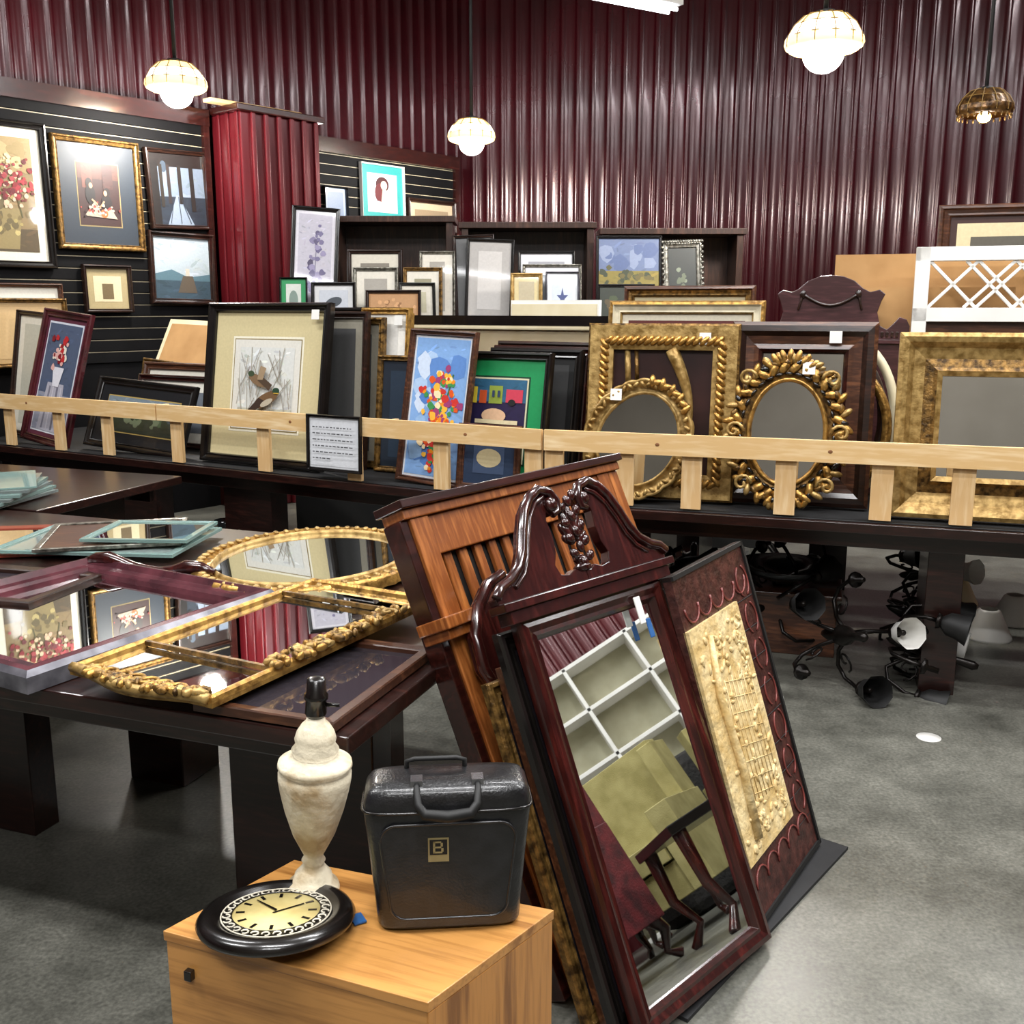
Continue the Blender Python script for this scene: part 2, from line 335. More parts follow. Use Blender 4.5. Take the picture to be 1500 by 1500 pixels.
w=bpy.data.worlds.new('World');sc.world=w;w.use_nodes=True;w.node_tree.nodes['Background'].inputs[0].default_value=(.6,.65,.75,1);w.node_tree.nodes['Background'].inputs[1].default_value=.3
# ---------------- display tables
def dtable(name,run,s0,s1,d0,d1,legs,z=.75,cloth=True):
    b=MB();b.box(s0,s1,d0,d1,z-.04,z,TABW)
    if cloth:b.box(s0+.02,s1-.02,d0+.03,d1-.03,z,z+.005,TABB)
    b.box(s0+.1,s1-.1,d0+.1,d0+.13,z-.12,z-.04,TABW);b.box(s0+.1,s1-.1,d1-.13,d1-.1,z-.12,z-.04,TABW)
    for a,c,e,f in legs:b.box(a,c,e,f,0,z-.04,TABW)
    return b.build(name,mat_at(run,0,0,0),.004)
dtable('display_table','L',-.4,3.84,-.04,1.0,[(-.2,-.1,.1,.9),(.9,1.2,.12,.25),(1.75,2.1,.12,.25),(3.4,3.6,.15,.9)])
dtable('display_table','R',.05,3.4,-.04,1.1,[(.35,.45,.15,.9),(1.61,1.75,.13,.6),(3.0,3.1,.15,.9)],z=.744)
dtable('display_table','R',.2,3.4,1.2,2.1,[(1.09,1.3,1.7,1.85),(.35,.5,1.4,2.0)],cloth=False)
b=MB();b.box(-1.5,1.75,6.7,7.6,1.44,1.5,DBR);b.box(-1.45,1.7,6.75,7.55,0,1.44,BLKM);b.build('display_counter',bevel=.004)
def rail():
    for run,segs,sl,cross in (('L',[(-.4,1.42),(1.43,3.84)],[-.3,.08,.55,.98,1.55,2.19,2.785,3.3,3.79],[1.42,3.0]),('R',[(.0,3.3)],[.04,.355,.645,1.03,1.405,1.705,2.05,2.5],[.62])):
        b=MB()
        for a,c in segs:b.box(a,c,-.035,-.015,.985,1.075,PINE)
        for s in sl:b.box(s-.042,s+.042,-.014,.006,.757,1.07,PINEV)
        for s in cross:b.box(s-.01,s+.01,.008,.06,.985,1.07,PINE)
        kn=pm('pine_knot','#8a5a34',.6)
        for s in ([.3,2.4,3.45] if run=='L' else [.5,1.2,1.95]):b.ball((s,-.035,1.03),.01,.0012,.008,kn,None,10,5)
        b.build('pine_display_rail',mat_at(run,0,0,0),.002)
rail()
# ---------------- left run frames
TZ=.757
FL=['#b4262c','#7a1420','#e0d8c8','#d8a8a0']
frame('framed_vase_painting','L',.0,.52,TZ,1.6,.1,.05,.03,MAR,[('#5a2a3a',.025),('#cfd3dc',.012)],[('bg','#4c5870'),('r',0,1,.0,.35,'#8a8fa0'),('p',[(.15,.0),(.85,0),(.75,.45),(.25,.45)],'#a9a8b4'),('l',.3,.02,.35,.42,.05,'#7b7a88'),('l',.45,.02,.46,.42,.03,'#c4c2cc'),('l',.6,.02,.58,.42,.05,'#72717f'),('l',.75,.02,.7,.42,.03,'#c4c2cc'),('p',[(.42,.42),(.6,.42),(.68,.6),(.34,.6)],'#d8d8e0'),('bl',.5,.72,.12,.06,36,.06,FL)],lean=14,yaw=-6,tilt=5)
frame('framed_pale_print','L',-.38,.0,TZ,1.58,.3,.035,.03,DBR,[('#d8d3c4',.05)],[('bg','#b9b7a8')],lean=8,tilt=4)
b=MB();b.box(-.46,.46,-.012,0,0,.66,CARD);b.box(-.5,.5,0,.04,-.02,.7,CREAM);b.build('framed_canvas_back',mat_at('L',.84,.78,TZ+.14,4,2,30))
frame('framed_brown_print','L',.62,1.5,TZ,1.27,.5,.05,.03,WAL,[('#d9d4c6',.08)],[('bg','#90988f')],lean=14,yaw=0)
frame('framed_brown_print','L',.7,1.4,TZ,1.2,.4,.04,.03,MAHX,[('#e2ddd0',.06)],[('bg','#6b7078')],lean=14,yaw=0)
frame('framed_white_print','L',.48,.9,TZ,1.27,.62,.035,.03,GOLDD,[('#2b2b30',.06),('#e8e4d8',.02)],[('bg','#49505a')],lean=10,tilt=4)
frame('framed_dark_landscape','L',.62,1.42,TZ,1.19,.13,.045,.03,BLK,[('#0e1014',.06),('#a08a50',.008)],[('bg','#313b3e'),('r',0,1,0,.4,'#20281f'),('bl',.5,.4,.3,.08,30,.05,['#35452f','#56604a','#1c2618']),('r',0,1,.7,1,'#6a7780')],lean=20,yaw=2,tilt=3)
duck=[('bg','#d3d4cf'),('r',0,1,0,.18,'#b9b6a4')]
rd=random.Random(3)
for i in range(34):
    x=rd.random();z=rd.random()*.6;duck.append(('l',x,z,min(1,max(0,x+rd.uniform(-.25,.25))),min(1,z+rd.uniform(.2,.5)),.012,rd.choice(['#8a8274','#a49c8c','#9a948a'])))
duck+=[('e',.42,.55,.19,.07,'#7a6248',-20),('e',.28,.64,.06,.04,'#3c4a34'),('p',[(.4,.56),(.62,.42),(.68,.5),(.5,.6)],'#4e3e30'),('p',[(.4,.56),(.45,.75),(.56,.72),(.5,.56)],'#9a8468'),
 ('e',.58,.3,.24,.085,'#6c5238',25),('e',.76,.42,.065,.045,'#27402e'),('p',[(.45,.32),(.25,.14),(.35,.12),(.6,.27)],'#3a2c24'),('e',.6,.26,.12,.04,'#b3a894',25),('r',.72,.82,.385,.395,'#c9a23c')]
frame('framed_duck_print','L',1.62,2.48,TZ,1.63,.12,.05,.05,BLK,[('#cdbf93',.13),('#e8e2cc',.012),('#8a7a50',.006),('#d9d6cc',.04)],duck,lean=9,tag=True)
for i,(a,c,h,fm,dd) in enumerate([(2.2,2.62,1.58,DBR,.3),(2.26,2.68,1.55,GOLDD,.36),(2.2,2.72,1.6,BLK,.44),(2.3,2.74,1.57,GOLD,.52)]):
    frame('stacked_frame','L',a,c,TZ,h,dd,.04,.035,fm,[('#8f8a7c',.05)],[('bg','#444444')],lean=5,yaw=0)
frame('gold_framed_white_print','L',2.5,2.82,TZ,1.6,.38,.035,.03,GOLD,[('#e9e6de',.05)],[('bg','#d4d2cc'),('bl',.5,.5,.1,.15,12,.1,['#b04030','#909090'])],lean=6,tag=True)
frame('dark_framed_print','L',2.72,2.97,TZ,1.46,.6,.04,.03,DBR,[('#26292e',.05)],[('bg','#7a5a34')],lean=2)
frame('dark_framed_print','L',2.68,2.95,TZ,1.36,.3,.03,.03,GOLDD,[('#1c2530',.05)],[('bg','#22303f')],lean=6)
fl=[('bg','#7fa6d8'),('bl',.5,.8,.3,.15,14,.16,['#a9c4e4','#5c86c4','#c8d6ea']),('bl',.3,.3,.2,.2,14,.14,['#4f7cc0','#8fb3dc']),
 ('l',.75,.75,.5,.2,.03,'#3c6a40')]
for cx,cz in ((.6,.72),(.45,.6),(.72,.55),(.5,.42),(.68,.34),(.45,.25),(.6,.12)):
    fl.append(('bl',cx,cz,.11,.035,26,.055,['#e88a1c','#c6342c','#f0b43c','#9a3c6c','#3c8a4c','#f4dcb0','#d8541c']))
frame('framed_flower_painting','L',2.97,3.37,TZ,1.5,.08,.03,.03,WAL,[('#d9dde4',.012)],fl,lean=9,yaw=-4,tilt=2)
hs=[('bg','#251c40'),('r',0,1,.72,1,'#2c5a78'),('r',.03,.2,.7,.9,'#d8c03c'),('r',.24,.36,.7,.86,'#c05028'),('r',.4,.62,.7,.92,'#8a9a3c'),('r',.68,.95,.72,.88,'#c23c50'),('e',.78,.72,.06,.04,'#1c1c1c'),('e',.5,.55,.2,.09,'#d8b08c'),('r',.05,.45,.1,.42,'#1c2c5c'),('r',.5,.95,.1,.42,'#4c2a58'),('r',.2,.9,.45,.5,'#d8c8a0'),('e',.4,.2,.2,.1,'#a8843c'),('r',.08,.12,.78,.86,'#5a2c1c'),('r',.46,.5,.78,.86,'#2c3c5a'),('r',.55,.59,.78,.86,'#2c3c5a')]
for i,(o,h) in enumerate(((.32,1.44),(.27,1.42),(.22,1.41))):
    frame('stacked_frame','L',3.3+i*.01,3.90-.03*i,TZ,h,.1+o,.045,.03,[DBR,MAHX,BLK][i],[('#1a1a1a',.03)],[('bg','#333333')],lean=8,yaw=-3)
frame('framed_house_painting','L',3.16,3.76,TZ,1.40,.16,.04,.035,BLK,[('#17894e',.075),('#0c3c28',.008),('#cfc9a8',.008)],hs,lean=9,yaw=-2)
frame('small_framed_print','L',3.35,3.68,TZ,1.07,.05,.035,.02,WAL,[('#26364f',.05)],[('bg','#40506c'),('e',.5,.5,.4,.3,'#c4b48c')],lean=8,yaw=3)
def signx(b,w,h):
    ink=pm('printed_ink','#4a4a4c',.6)
    for r in range(6):
        x=-w*.36
        while x<w*.34:
            l=random.uniform(.008,.026);b.box(x,min(x+l,w*.38),-.0232,-.0222,h*(.78-.11*r)-.002,h*(.78-.11*r)+.003,ink);x+=l+.008
            if r==5 and x>-.02:break
frame('notice_sign','L',2.52,2.86,.8,1.08,-.045,.016,.02,BLK,[('#d8dadd',.01)],[('bg','#dcdee2')],lean=2,extra=signx)
b=MB();b.box(-.66,.66,0,.03,0,.78,CARD);b.rframe(1.32,.78,.05,.02,CREAM,FLAT);b.box(-.7,.7,-.02,.1,.75,.8,BLK);b.build('canvas_back_panel',mat_at('L',3.18,.7,TZ,0,0,2))
b=MB();b.box(-.26,.26,0,.03,0,.88,WHITE);b.box(-.25,.25,-.01,0,.02,.86,CREAM);b.build('white_canvas',mat_at('L',3.42,.86,TZ,0,0,2))
# ---------------- right run frames
def ropef(b,w,h):
    t=.075
    for (xa,za,xb,zb) in ((-w/2+t,t,w/2-t,t),(w/2-t,t,w/2-t,h-t),(w/2-t,h-t,-w/2+t,h-t),(-w/2+t,h-t,-w/2+t,t)):
        n=int(math.hypot(xb-xa,zb-za)/.03);ang=math.atan2(zb-za,xb-xa)
        for i in range(n):
            f=(i+.5)/n;b.ball((xa+(xb-xa)*f,-.045,za+(zb-za)*f),.032,.02,.013,GOLD,Matrix.Rotation(-ang-R(42),3,'Y'),8,5)
    pth=[(.0+.13*math.sin(.3+i*.17),-.03,.66-.04*i) for i in range(10)]
    b.tube(pth,[.03-.002*i for i in range(10)],GOLD2,8)
    b.tube([(-.16,-.02,.66),(-.15,-.02,.5)],.014,GOLD2,6);b.tube([(-.12,-.02,.66),(-.11,-.02,.5)],.01,GOLDD,6)
MARG=pm('maroon_backing','#2e1512',.35,0,'#1d0c0b',6)
frame('rope_gilt_frame','R',.13,.80,TZ,1.53,.2,.115,.05,[GOLDD,GOLD2,GOLDD],(),None,lean=6,mirror=MARG,prof=FLAT,extra=ropef,tag=True)
frame('cream_gilt_frame','R',.17,.88,TZ,1.63,.42,.06,.04,[GOLD,LINER,GOLD2],[('#e2d9c2',.03)],[('bg','#54201c')],lean=5)
frame('brown_gilt_frame','R',.2,.82,TZ,1.70,.6,.05,.04,[WAL,GOLDD],[('#cbbf9c',.03)],[('bg','#3a1a14')],lean=4)
frame('brown_gilt_frame','R',.15,.8,TZ,1.6,.5,.05,.04,[GOLD2,GOLD],[('#cbbf9c',.03)],[('bg','#3a1a14')],lean=4)
def pear(a):return 1+.10*math.cos(a+R(50))+.05*math.cos(2*(a-R(35)))
def pearf():
    b=MB();b.oframe(0,.29,.235,.265,.065,.045,GOLD2,SCOOP,80,.03,20,pear)
    n=80;b.poly([( (.235*pear(2*math.pi*k/n)-.062)*math.cos(2*math.pi*k/n),.29+(.265*pear(2*math.pi*k/n)-.062)*math.sin(2*math.pi*k/n)) for k in range(n)],-.012,MIR)
    for k in range(44):
        a=2*math.pi*k/44;g=pear(a)
        b.ball(((.235*g-.02)*math.cos(a),-.04,.29+(.265*g-.02)*math.sin(a)),.018,.012,.009,GOLD2,Matrix.Rotation(-a+R(40 if k%2 else -40),3,'Y'),7,5)
    for k in range(9):
        a=R(25)+k*.1;g=pear(a);b.ball(((.235*g-.005)*math.cos(a),-.045,.29+(.265*g-.005)*math.sin(a)),.03,.016,.014,GOLD,Matrix.Rotation(-a+R(60 if k%2 else -20),3,'Y'),8,5)
    b.box(-.11,-.06,-.05,-.046,.44,.49,WHITE)
    b.build('asymmetric_gilt_mirror',mat_at('R',.37,.1,TZ+.0,0,0,8))
pearf()
frame('walnut_wide_frame','R',.76,1.36,TZ,1.54,.24,.135,.05,[WAL,DBR,WAL,MAHX],(),None,lean=6,mirror=MIR,prof=OGEE,tag=True)
def ornoval():
    b=MB();rx,rz=.245,.315;cz=.325
    b.oframe(0,cz,.225,.29,.09,.04,GOLDD,ROUND,72,.04,22)
    b.oframe(0,cz,.168,.232,.026,.055,GOLD,ROUND,72)
    n=64;b.poly([(.15*math.cos(2*math.pi*k/n),cz+.212*math.sin(2*math.pi*k/n)) for k in range(n)],-.03,MIR)
    N=30
    for k in range(N):
        a=2*math.pi*k/N
        sw=35 if math.sin(a*5)>0 else -35
        for da,rr,m,an,sx,sz in ((0,.86,GOLD,sw,.036,.018),(.07,.98,GOLD2 if k%2 else GOLD,-sw+10,.03,.014),(.12,.77,BLK,90,.02,.008),(.16,.92,BLK if k%3==0 else GOLDD,sw+70,.024,.013)):
            aa=a+da;b.ball((rx*rr*math.cos(aa),-.044,cz+rz*rr*math.sin(aa)),sx,.018,sz,m,Matrix.Rotation(-aa+R(an),3,'Y'),8,6)
    for k in range(-3,4):
        b.ball((.03*k,-.05,cz+rz*1.0+.0-.004*k*k),.014,.014,.03,GOLD,Matrix.Rotation(R(18*k),3,'Y'),8,6)
        b.ball((.03*k,-.05,cz-rz*.97+.004*k*k),.014,.014,.028,GOLD,Matrix.Rotation(R(-18*k),3,'Y'),8,6)
    for cx,cz2,sg in ((-.17,cz-.22,1),(.17,cz-.22,-1),(-.17,cz+.22,1),(.17,cz+.22,-1),(-.215,cz,1),(.215,cz,-1)):
        b.tube([(cx+sg*(.04-.0026*i)*math.cos(i*.55),-.056,cz2+(.04-.0026*i)*math.sin(i*.55)) for i in range(14)],.008,GOLD2,6)
    b.box(.05,.1,-.06,-.056,cz+.24,cz+.29,WHITE)
    b.build('ornate_oval_mirror',mat_at('R',1.02,.075,TZ+.005,0,0,7))
ornoval()
def hdb():
    h=[(.0,.0),(.31,.0),(.31,.70),(.345,.71),(.345,.76),(.33,.79),(.30,.80),(.275,.77),(.25,.745),(.22,.76),(.205,.82),(.22,.87),(.235,.9),(.21,.92),(.17,.91),(.14,.925),(.1,.96),(.05,.98),(0,.985)]
    p=h+[(-x,z) for x,z in h[::-1][1:-1]]
    PW=wood('purple_walnut','#5b383a','#382021',.3,coat=.3)
    b=MB();b.prism(p,-.03,.0,PW);b.tube([(-.12+.024*i,-.035,.9-.05*math.sin(i*math.pi/10)) for i in range(11)],.008,DBR,6)
    for x in(-.12,.12):b.ball((x,-.035,.9),.015,.01,.02,DBR);b.tube([(x,-.035,.9),(x*1.15,-.035,.83)],.006,DBR,6)
    for i in range(-14,15):b.box(i*.021-.006,i*.021+.006,-.036,-.03,.71,.735,DBR)
    b.box(-.33,.33,-.04,-.03,.68,.7,PW)
    b.build('carved_headboard_crest',mat_at('R',1.15,.64,TZ,0,0,2),.003)
hdb()
for i,(s,h,m,dd) in enumerate(((1.44,1.35,GOLD,.30),(1.47,1.5,CREAM,.42),(1.42,1.45,DBR,.36))):
    b=MB();b.oframe(-.25,.33 if i==0 else .36,.25,(h-TZ)/2,.04,.03,m,ROUND,48);b.build('oval_frame',mat_at('R',s,dd,TZ,0,0,5))
frame('large_gilt_mirror','R',1.44,2.5,TZ,1.50,.12,.17,.07,[GOLD2,GOLD2,GOLDD,GOLD2],(),None,lean=7,mirror=MIR,prof=SCOOP,tag=False)
def lattice():
    b=MB();w=.9;h=1.1;f=.06
    for a in ((-w/2,-w/2+f,0,h),(w/2-f,w/2,0,h),(-w/2,w/2,h-f,h),(-w/2,w/2,0,.08),(-w/2,w/2,.78,.84)):b.box(a[0],a[1],-.035,0,a[2],a[3],WHITE)
    zz0,zz1=.84,h-f;W=w-2*f;n=4
    for off in (0,.25):
        for i in range(n+1):
            for sg in(1,-1):
                xa=-W/2+(i-off)*W/n;xb=xa+W/n
                if sg<0:xa,xb=xb,xa
                za,zb=zz0,zz1
                if min(xa,xb)<-W/2-.001 or max(xa,xb)>W/2+.001:continue
                dx=xb-xa;dz=zb-za;L=math.hypot(dx,dz);nx,nz=-dz/L*.007,dx/L*.007
                b.prism([(xa+nx,za+nz),(xa-nx,za-nz),(xb-nx,zb-nz),(xb+nx,zb+nz)],-.028,-.01,WHITE)
    b.box(-w/2+f,w/2-f,-.008,-.004,.08,.78,WAL);b.build('lattice_window_sash',mat_at('R',1.95,.62,TZ,0,0,2),.002)
lattice()
b=MB();b.box(-.5,.5,0,.02,0,1.08,CARD);b.build('cardboard_sheet',mat_at('R',1.66,.76,TZ,0,0,1))
b=MB();b.box(-.32,.32,0,.02,0,.93,CARD);b.build('cardboard_sheet',mat_at('R',1.6,.7,TZ,0,0,1))
frame('brown_framed_print','R',1.6,2.7,TZ,2.06,.95,.055,.03,WAL,[('#3c2420',.03),('#d8c8a0',.06)],[('bg','#5a564c')],lean=1)
# ---------------- counter items (frontal run B)
CBW=wood('cabinet_brown_wood','#52362a','#2e1b13',.35,axis=2)
def cab(name,x0,x1,h,m):
    b=MB();w=x1-x0;b.box(0,w,.3,.33,0,h,m)
    b.box(0,.045,0,.3,0,h,m);b.box(w-.045,w,0,.3,0,h,m);b.box(-.02,w+.02,-.02,.33,h,h+.04,m);b.box(0,w,0,.3,0,.03,m)
    b.build(name,Matrix.Translation((x0,7.12,1.5)),.003)
cab('open_wood_shelf',-1.21,-.4,.66,CBW);cab('open_wood_shelf',-.34,.55,.62,CBW);cab('open_wood_shelf',.61,1.56,.58,CBW)
def bf(name,s0,s1,z1,d,fw,fm,mats,art,**k):
    frame(name,'B',s0,s1,1.503,z1,d,fw,.025,fm,mats,art,lean=k.pop('lean',8),**k)
bf('framed_sketch',.9,1.27,1.98,-.12,.03,DBR,[('#cfc8b8',.06)],[('bg','#7c7468')])
bf('framed_sketch',.95,1.25,1.86,-.2,.025,SILV,[('#d8d2c4',.05)],[('bg','#a09a90')])
bf('framed_sketch',1.38,1.62,1.97,-.1,.02,SILV,[('#d8d2c4',.05)],[('bg','#a09a90')])
bf('framed_sketch',1.28,1.54,1.86,-.18,.025,GOLDD,[('#d8d2c4',.05)],[('bg','#908a70')])
bf('framed_sketch',1.26,1.5,1.76,-.24,.022,BLK,[('#c8c2b4',.04)],[('bg','#b0aa90')],yaw=10)
bf('framed_brown_panel',1.05,1.41,1.71,-.32,.022,DBR,[('#a87848',.01)],[('bg','#b08458'),('bl',.5,.5,.25,.2,20,.04,['#8a6038','#c89868'])])
bf('framed_floral_print',.53,.84,2.25,-.24,.028,BLK,[('#d0ccd4',.02)],[('bg','#b4b0bc'),('l',.5,.1,.55,.8,.02,'#55506a'),('bl',.5,.4,.15,.15,30,.09,['#5c5478','#7c7494','#443c58','#8c84a4']),('bl',.6,.75,.1,.06,12,.07,['#6c6488','#544c6c'])],tilt=4,yaw=10)
bf('framed_green_mat_print',.5,.68,1.79,-.36,.012,BLK,[('#17894e',.03)],[('bg','#c8ccc4'),('e',.5,.5,.3,.3,'#788a80')])
bf('framed_bird_print',.7,.99,1.76,-.34,.022,BLK,[('#c9c9c9',.03)],[('bg','#b8bcc4'),('e',.5,.5,.3,.2,'#3a4048',20)])
bf('framed_grey_mat_print',1.68,2.0,2.05,-.12,.022,BLK,[('#a8a4a0',.06)],[('bg','#c4c0bc')],tilt=2)
bf('stacked_frame',1.62,1.9,2.08,-.07,.022,DBR,[('#555',.06)],[('bg','#444')],tilt=-2)
bf('framed_white_print',2.04,2.42,1.97,-.12,.02,BLK,[('#d8d8dc',.05)],[('bg','#9a9aa0')])
bf('framed_white_print',2.07,2.46,1.88,-.18,.02,SILV,[('#d8d8dc',.05)],[('bg','#6a7078')])
bf('framed_gold_print',1.99,2.2,1.82,-.26,.025,GOLD2,[('#c8b888',.03)],[('bg','#b0a488')])
bf('framed_star_print',2.22,2.44,1.83,-.26,.012,GREY,[('#d0d4d8',.03)],[('bg','#c0c8d4'),('p',[(.5,.75),(.57,.55),(.78,.55),(.6,.44),(.67,.25),(.5,.37),(.33,.25),(.4,.44),(.22,.55),(.43,.55)],'#3c4878')])
bf('framed_autumn_landscape',2.56,3.0,2.07,-.12,.02,BLK,(),[('bg','#5c6a8c'),('bl',.5,.8,.3,.08,12,.12,['#7c88a4','#4c5c84']),('r',0,1,.25,.6,'#7a6c28'),('bl',.5,.5,.3,.06,30,.05,['#4c4a20','#5a5020','#2c341a']),('r',0,1,0,.3,'#1e1e10')])
bf('framed_dark_print',2.56,2.94,1.75,-.22,.02,BLK,(),[('bg','#242a20'),('bl',.5,.5,.3,.2,16,.07,['#3a4428','#4c4028'])])
def sil(b,w,h):
    for i in range(60):
        t=i/60*4;k=int(t);f=t-k;x,z=[(-w/2+w*f,0),(w/2,h*f),(w/2-w*f,h),(-w/2,h-h*f)][k];b.ball((x,-.02,z),.014,.012,.014,SILV,None,6,4)
bf('ornate_silver_frame',3.02,3.28,2.03,-.12,.04,SILV,(),[('bg','#202420'),('bl',.5,.5,.15,.15,12,.1,['#58604c','#747c68'])],extra=sil,tilt=-2)
# ---------------- slatwall art (run W)
def wf(name,s0,s1,z0,z1,fw,fm,mats,art,**k):
    frame(name,'W',s0,s1,z0,z1,k.pop('d',-.17),fw,.04,fm,mats,art,lean=k.pop('lean',1),**k)
wf('framed_floral_painting',-.5,.2,1.86,2.82,.05,BLK,[('#d8d2c0',.06)],[('bg','#7c6844'),('r',0,1,.7,1,'#988258'),('r',0,1,0,.2,'#4c3e26'),('bl',.5,.8,.25,.1,30,.09,['#b8a478','#a89468','#907c50']),('p',[(.3,.02),(.72,.02),(.8,.38),(.22,.38)],'#84744a'),('bl',.5,.3,.14,.1,30,.05,['#9c8c54','#6c5c34','#b0a068','#5c5030']),('l',.4,.3,.5,.7,.02,'#4c4824'),('l',.8,.3,.7,.7,.02,'#4c4824'),('bl',.75,.6,.13,.09,80,.032,['#7c1018','#98242c','#5c0c14','#c8a890']),('bl',.35,.55,.2,.1,90,.032,['#7c1018','#98383c','#c8b090','#5c0c14']),('bl',.5,.74,.16,.05,50,.028,['#8c7c4c','#8c2830','#d0bc94'])])
wf('framed_couple_painting',.23,.88,2.0,2.77,.045,GOLDD,[('#222b35',.12),('#8a7a50',.008)],[('bg','#2e1614'),('r',0,1,.75,1,'#4a2a20'),('r',.1,.35,.6,1,'#5c3226'),('r',.6,.85,.6,1,'#3a1e1a'),('e',.28,.5,.12,.16,'#141010'),('e',.26,.68,.08,.08,'#140c0a'),('e',.3,.64,.045,.045,'#b88868'),('e',.66,.38,.13,.13,'#1a1414'),('e',.68,.55,.08,.07,'#180e0c'),('e',.64,.53,.045,.045,'#c09070'),('p',[(.1,.15),(.9,.12),(.75,.3),(.5,.22),(.35,.38)],'#a09080'),('l',.3,.42,.5,.3,.04,'#b88868'),('l',.6,.4,.48,.28,.04,'#b88868'),('e',.58,.2,.09,.07,'#a85828'),('bl',.45,.26,.2,.05,40,.03,['#c8bca8','#a83830','#281c1c','#6c2420','#b8a890'])])
wf('framed_arcade_painting',.93,1.47,2.18,2.76,.035,DBR,(),[('bg','#6c7888'),('r',0,1,0,.4,'#232a34'),('p',[(.25,0),(.75,0),(.5,.42),(.45,.42)],'#7c8898'),('r',0,1,.82,1,'#1c1614'),('e',.25,.82,.06,.08,'#3a4450'),('r',.3,.36,.3,.85,'#2c2422'),('r',.5,.57,.3,.85,'#241e1b'),('r',.72,.8,.2,.85,'#1c1614'),('r',0,.14,0,.9,'#161210'),('r',.16,.22,.25,.85,'#26201a'),('l',.4,.4,.3,.02,.012,'#2a303a'),('l',.48,.4,.5,.02,.012,'#2a303a'),('l',.52,.4,.68,.02,.012,'#2a303a')],yaw=4,tilt=-2)
wf('framed_seascape',.9,1.46,1.62,2.16,.045,DBR,(),[('bg','#a8b4bc'),('r',0,1,.0,.3,'#3a4c58'),('p',[(0,.3),(1,.3),(1,.42),(.6,.36),(.3,.48),(0,.4)],'#54707c'),('p',[(.4,.1),(.75,.1),(.68,.38),(.5,.38)],'#5a5044'),('r',.55,.62,.38,.5,'#c0b8a8')],tilt=1)
wf('small_sepia_print',.38,.75,1.56,1.9,.03,DBR,[('#a89870',.05)],[('bg','#d0c4a0'),('r',.3,.7,.1,.7,'#6c5c40')])
wf('framed_white_print',-.6,.2,1.2,1.76,.03,WAL,[('#d8d4c8',.08)],[('bg','#a49c90')],d=-.22)
wf('framed_tan_print',-.6,.19,1.2,1.66,.03,GOLDD,[('#b89868',.03)],[('bg','#c8a878')],d=-.28)
wf('framed_woman_painting',3.0,3.52,2.36,2.86,.012,WHITE,[('#2a8a88',.07)],[('bg','#c0c8d0'),('e',.5,.72,.22,.2,'#3c0c10'),('e',.42,.5,.18,.25,'#54141a'),('e',.55,.7,.11,.12,'#d8b0a0'),('p',[(.5,.6),(.62,.6),(.8,.0),(.4,.0)],'#d4a898'),('p',[(.35,.3),(.6,.2),(.65,0),(.3,0)],'#c8d0e0')])
wf('framed_blue_print',2.58,2.84,2.3,2.62,.012,BLK,[('#8090a8',.03)],[('bg','#5a6c88')])
wf('framed_tan_print',3.56,4.2,2.3,2.6,.04,DBR,[('#b8a488',.06)],[('bg','#8a7860')],yaw=0)
wf('framed_dark_print',2.42,2.52,2.2,2.75,.03,GOLDD,(),[('bg','#404040')])
# ---------------- left foreground table
dtable('conference_table','T',-3.2,0,0,1.6,[(-.57,-.15,.38,.48),(-2.4,-1.4,.52,.62),(-1.4,-1.18,.95,1.15),(-.62,-.52,.48,1.3)],cloth=False)
dtable('conference_table','T',-4.4,-2.4,1.63,2.6,[(-2.7,-2.6,1.9,2.4),(-3.9,-3.8,1.9,2.4)],cloth=False)
def flat(px,py,ang,z):
    return Matrix.Translation((px,py,z))@Matrix.Rotation(R(ang),4,'Z')@Matrix.Rotation(R(-90),4,'X')
def fl_frame(name,px,py,ang,w,h,z,fw,dep,fm,prof=OGEE,mirror=MIR,mats=(),extra=None):
    m=flat(px,py,ang,z)@Matrix.Translation((w/2,0,0))
    return frame(name,'L',0,w,0,h,0,fw,dep,fm,mats,None,prof=prof,mirror=mirror,at=m,extra=extra)
fl_frame('burgundy_framed_mirror',-1.08,2.16,60,.80,.8,.752,.085,.055,[GREY,BURG,BURG,BURG],OGEE)
def tri(b,w,h):
    for z in (.2,.7):b.box(-w/2+.02,w/2-.02,-.024,-.012,z,z+.01,GOLDD)
    rnd=random.Random(5)
    for i in range(150):
        if i%2:
            z=.2+.5*rnd.random();x=w/2-.012+rnd.uniform(-.03,.026)
        else:
            x=rnd.uniform(-w*.32,w*.45);z=.0-.03*math.sin(math.pi*(x+w/2)/w)**2+rnd.uniform(-.012,.016)
        b.ball((x,-.03,z),rnd.uniform(.01,.024),.011,.007,[GOLD,GOLD2,GOLDD][i%3],Matrix.Rotation(rnd.uniform(0,3),3,'Y'),7,5)
    for i in range(7):
        x0=-w*.28+i*w*.095;b.tube([(x0+(.026-.002*k)*math.cos(k*.6),-.034,-.012+(.026-.002*k)*math.sin(k*.6)) for k in range(12)],.005,GOLD,6)
    for i in range(6):
        z0=.3+i*.07;b.tube([(w/2-.01+(.024-.0018*k)*math.cos(k*.6),-.034,z0+(.024-.0018*k)*math.sin(k*.6)) for k in range(12)],.005,GOLD2,6)
    b.tube([(-w/2+.01+(w-.02)*i/24,-.02,-.0-.035*math.sin(math.pi*i/24)**2) for i in range(25)],.012,GOLD2,8)
    b.prism([(-w/2+.02,.01)]+[(-w/2+.02+(w-.04)*i/24,-.035*math.sin(math.pi*i/24)**2) for i in range(25)]+[(w/2-.02,.01)],-.02,-.002,GOLD2)
fl_frame('gilt_trumeau_mirror',-1.0,2.2,-28,.43,.86,.785,.022,.026,GOLD,ROUND,extra=tri)
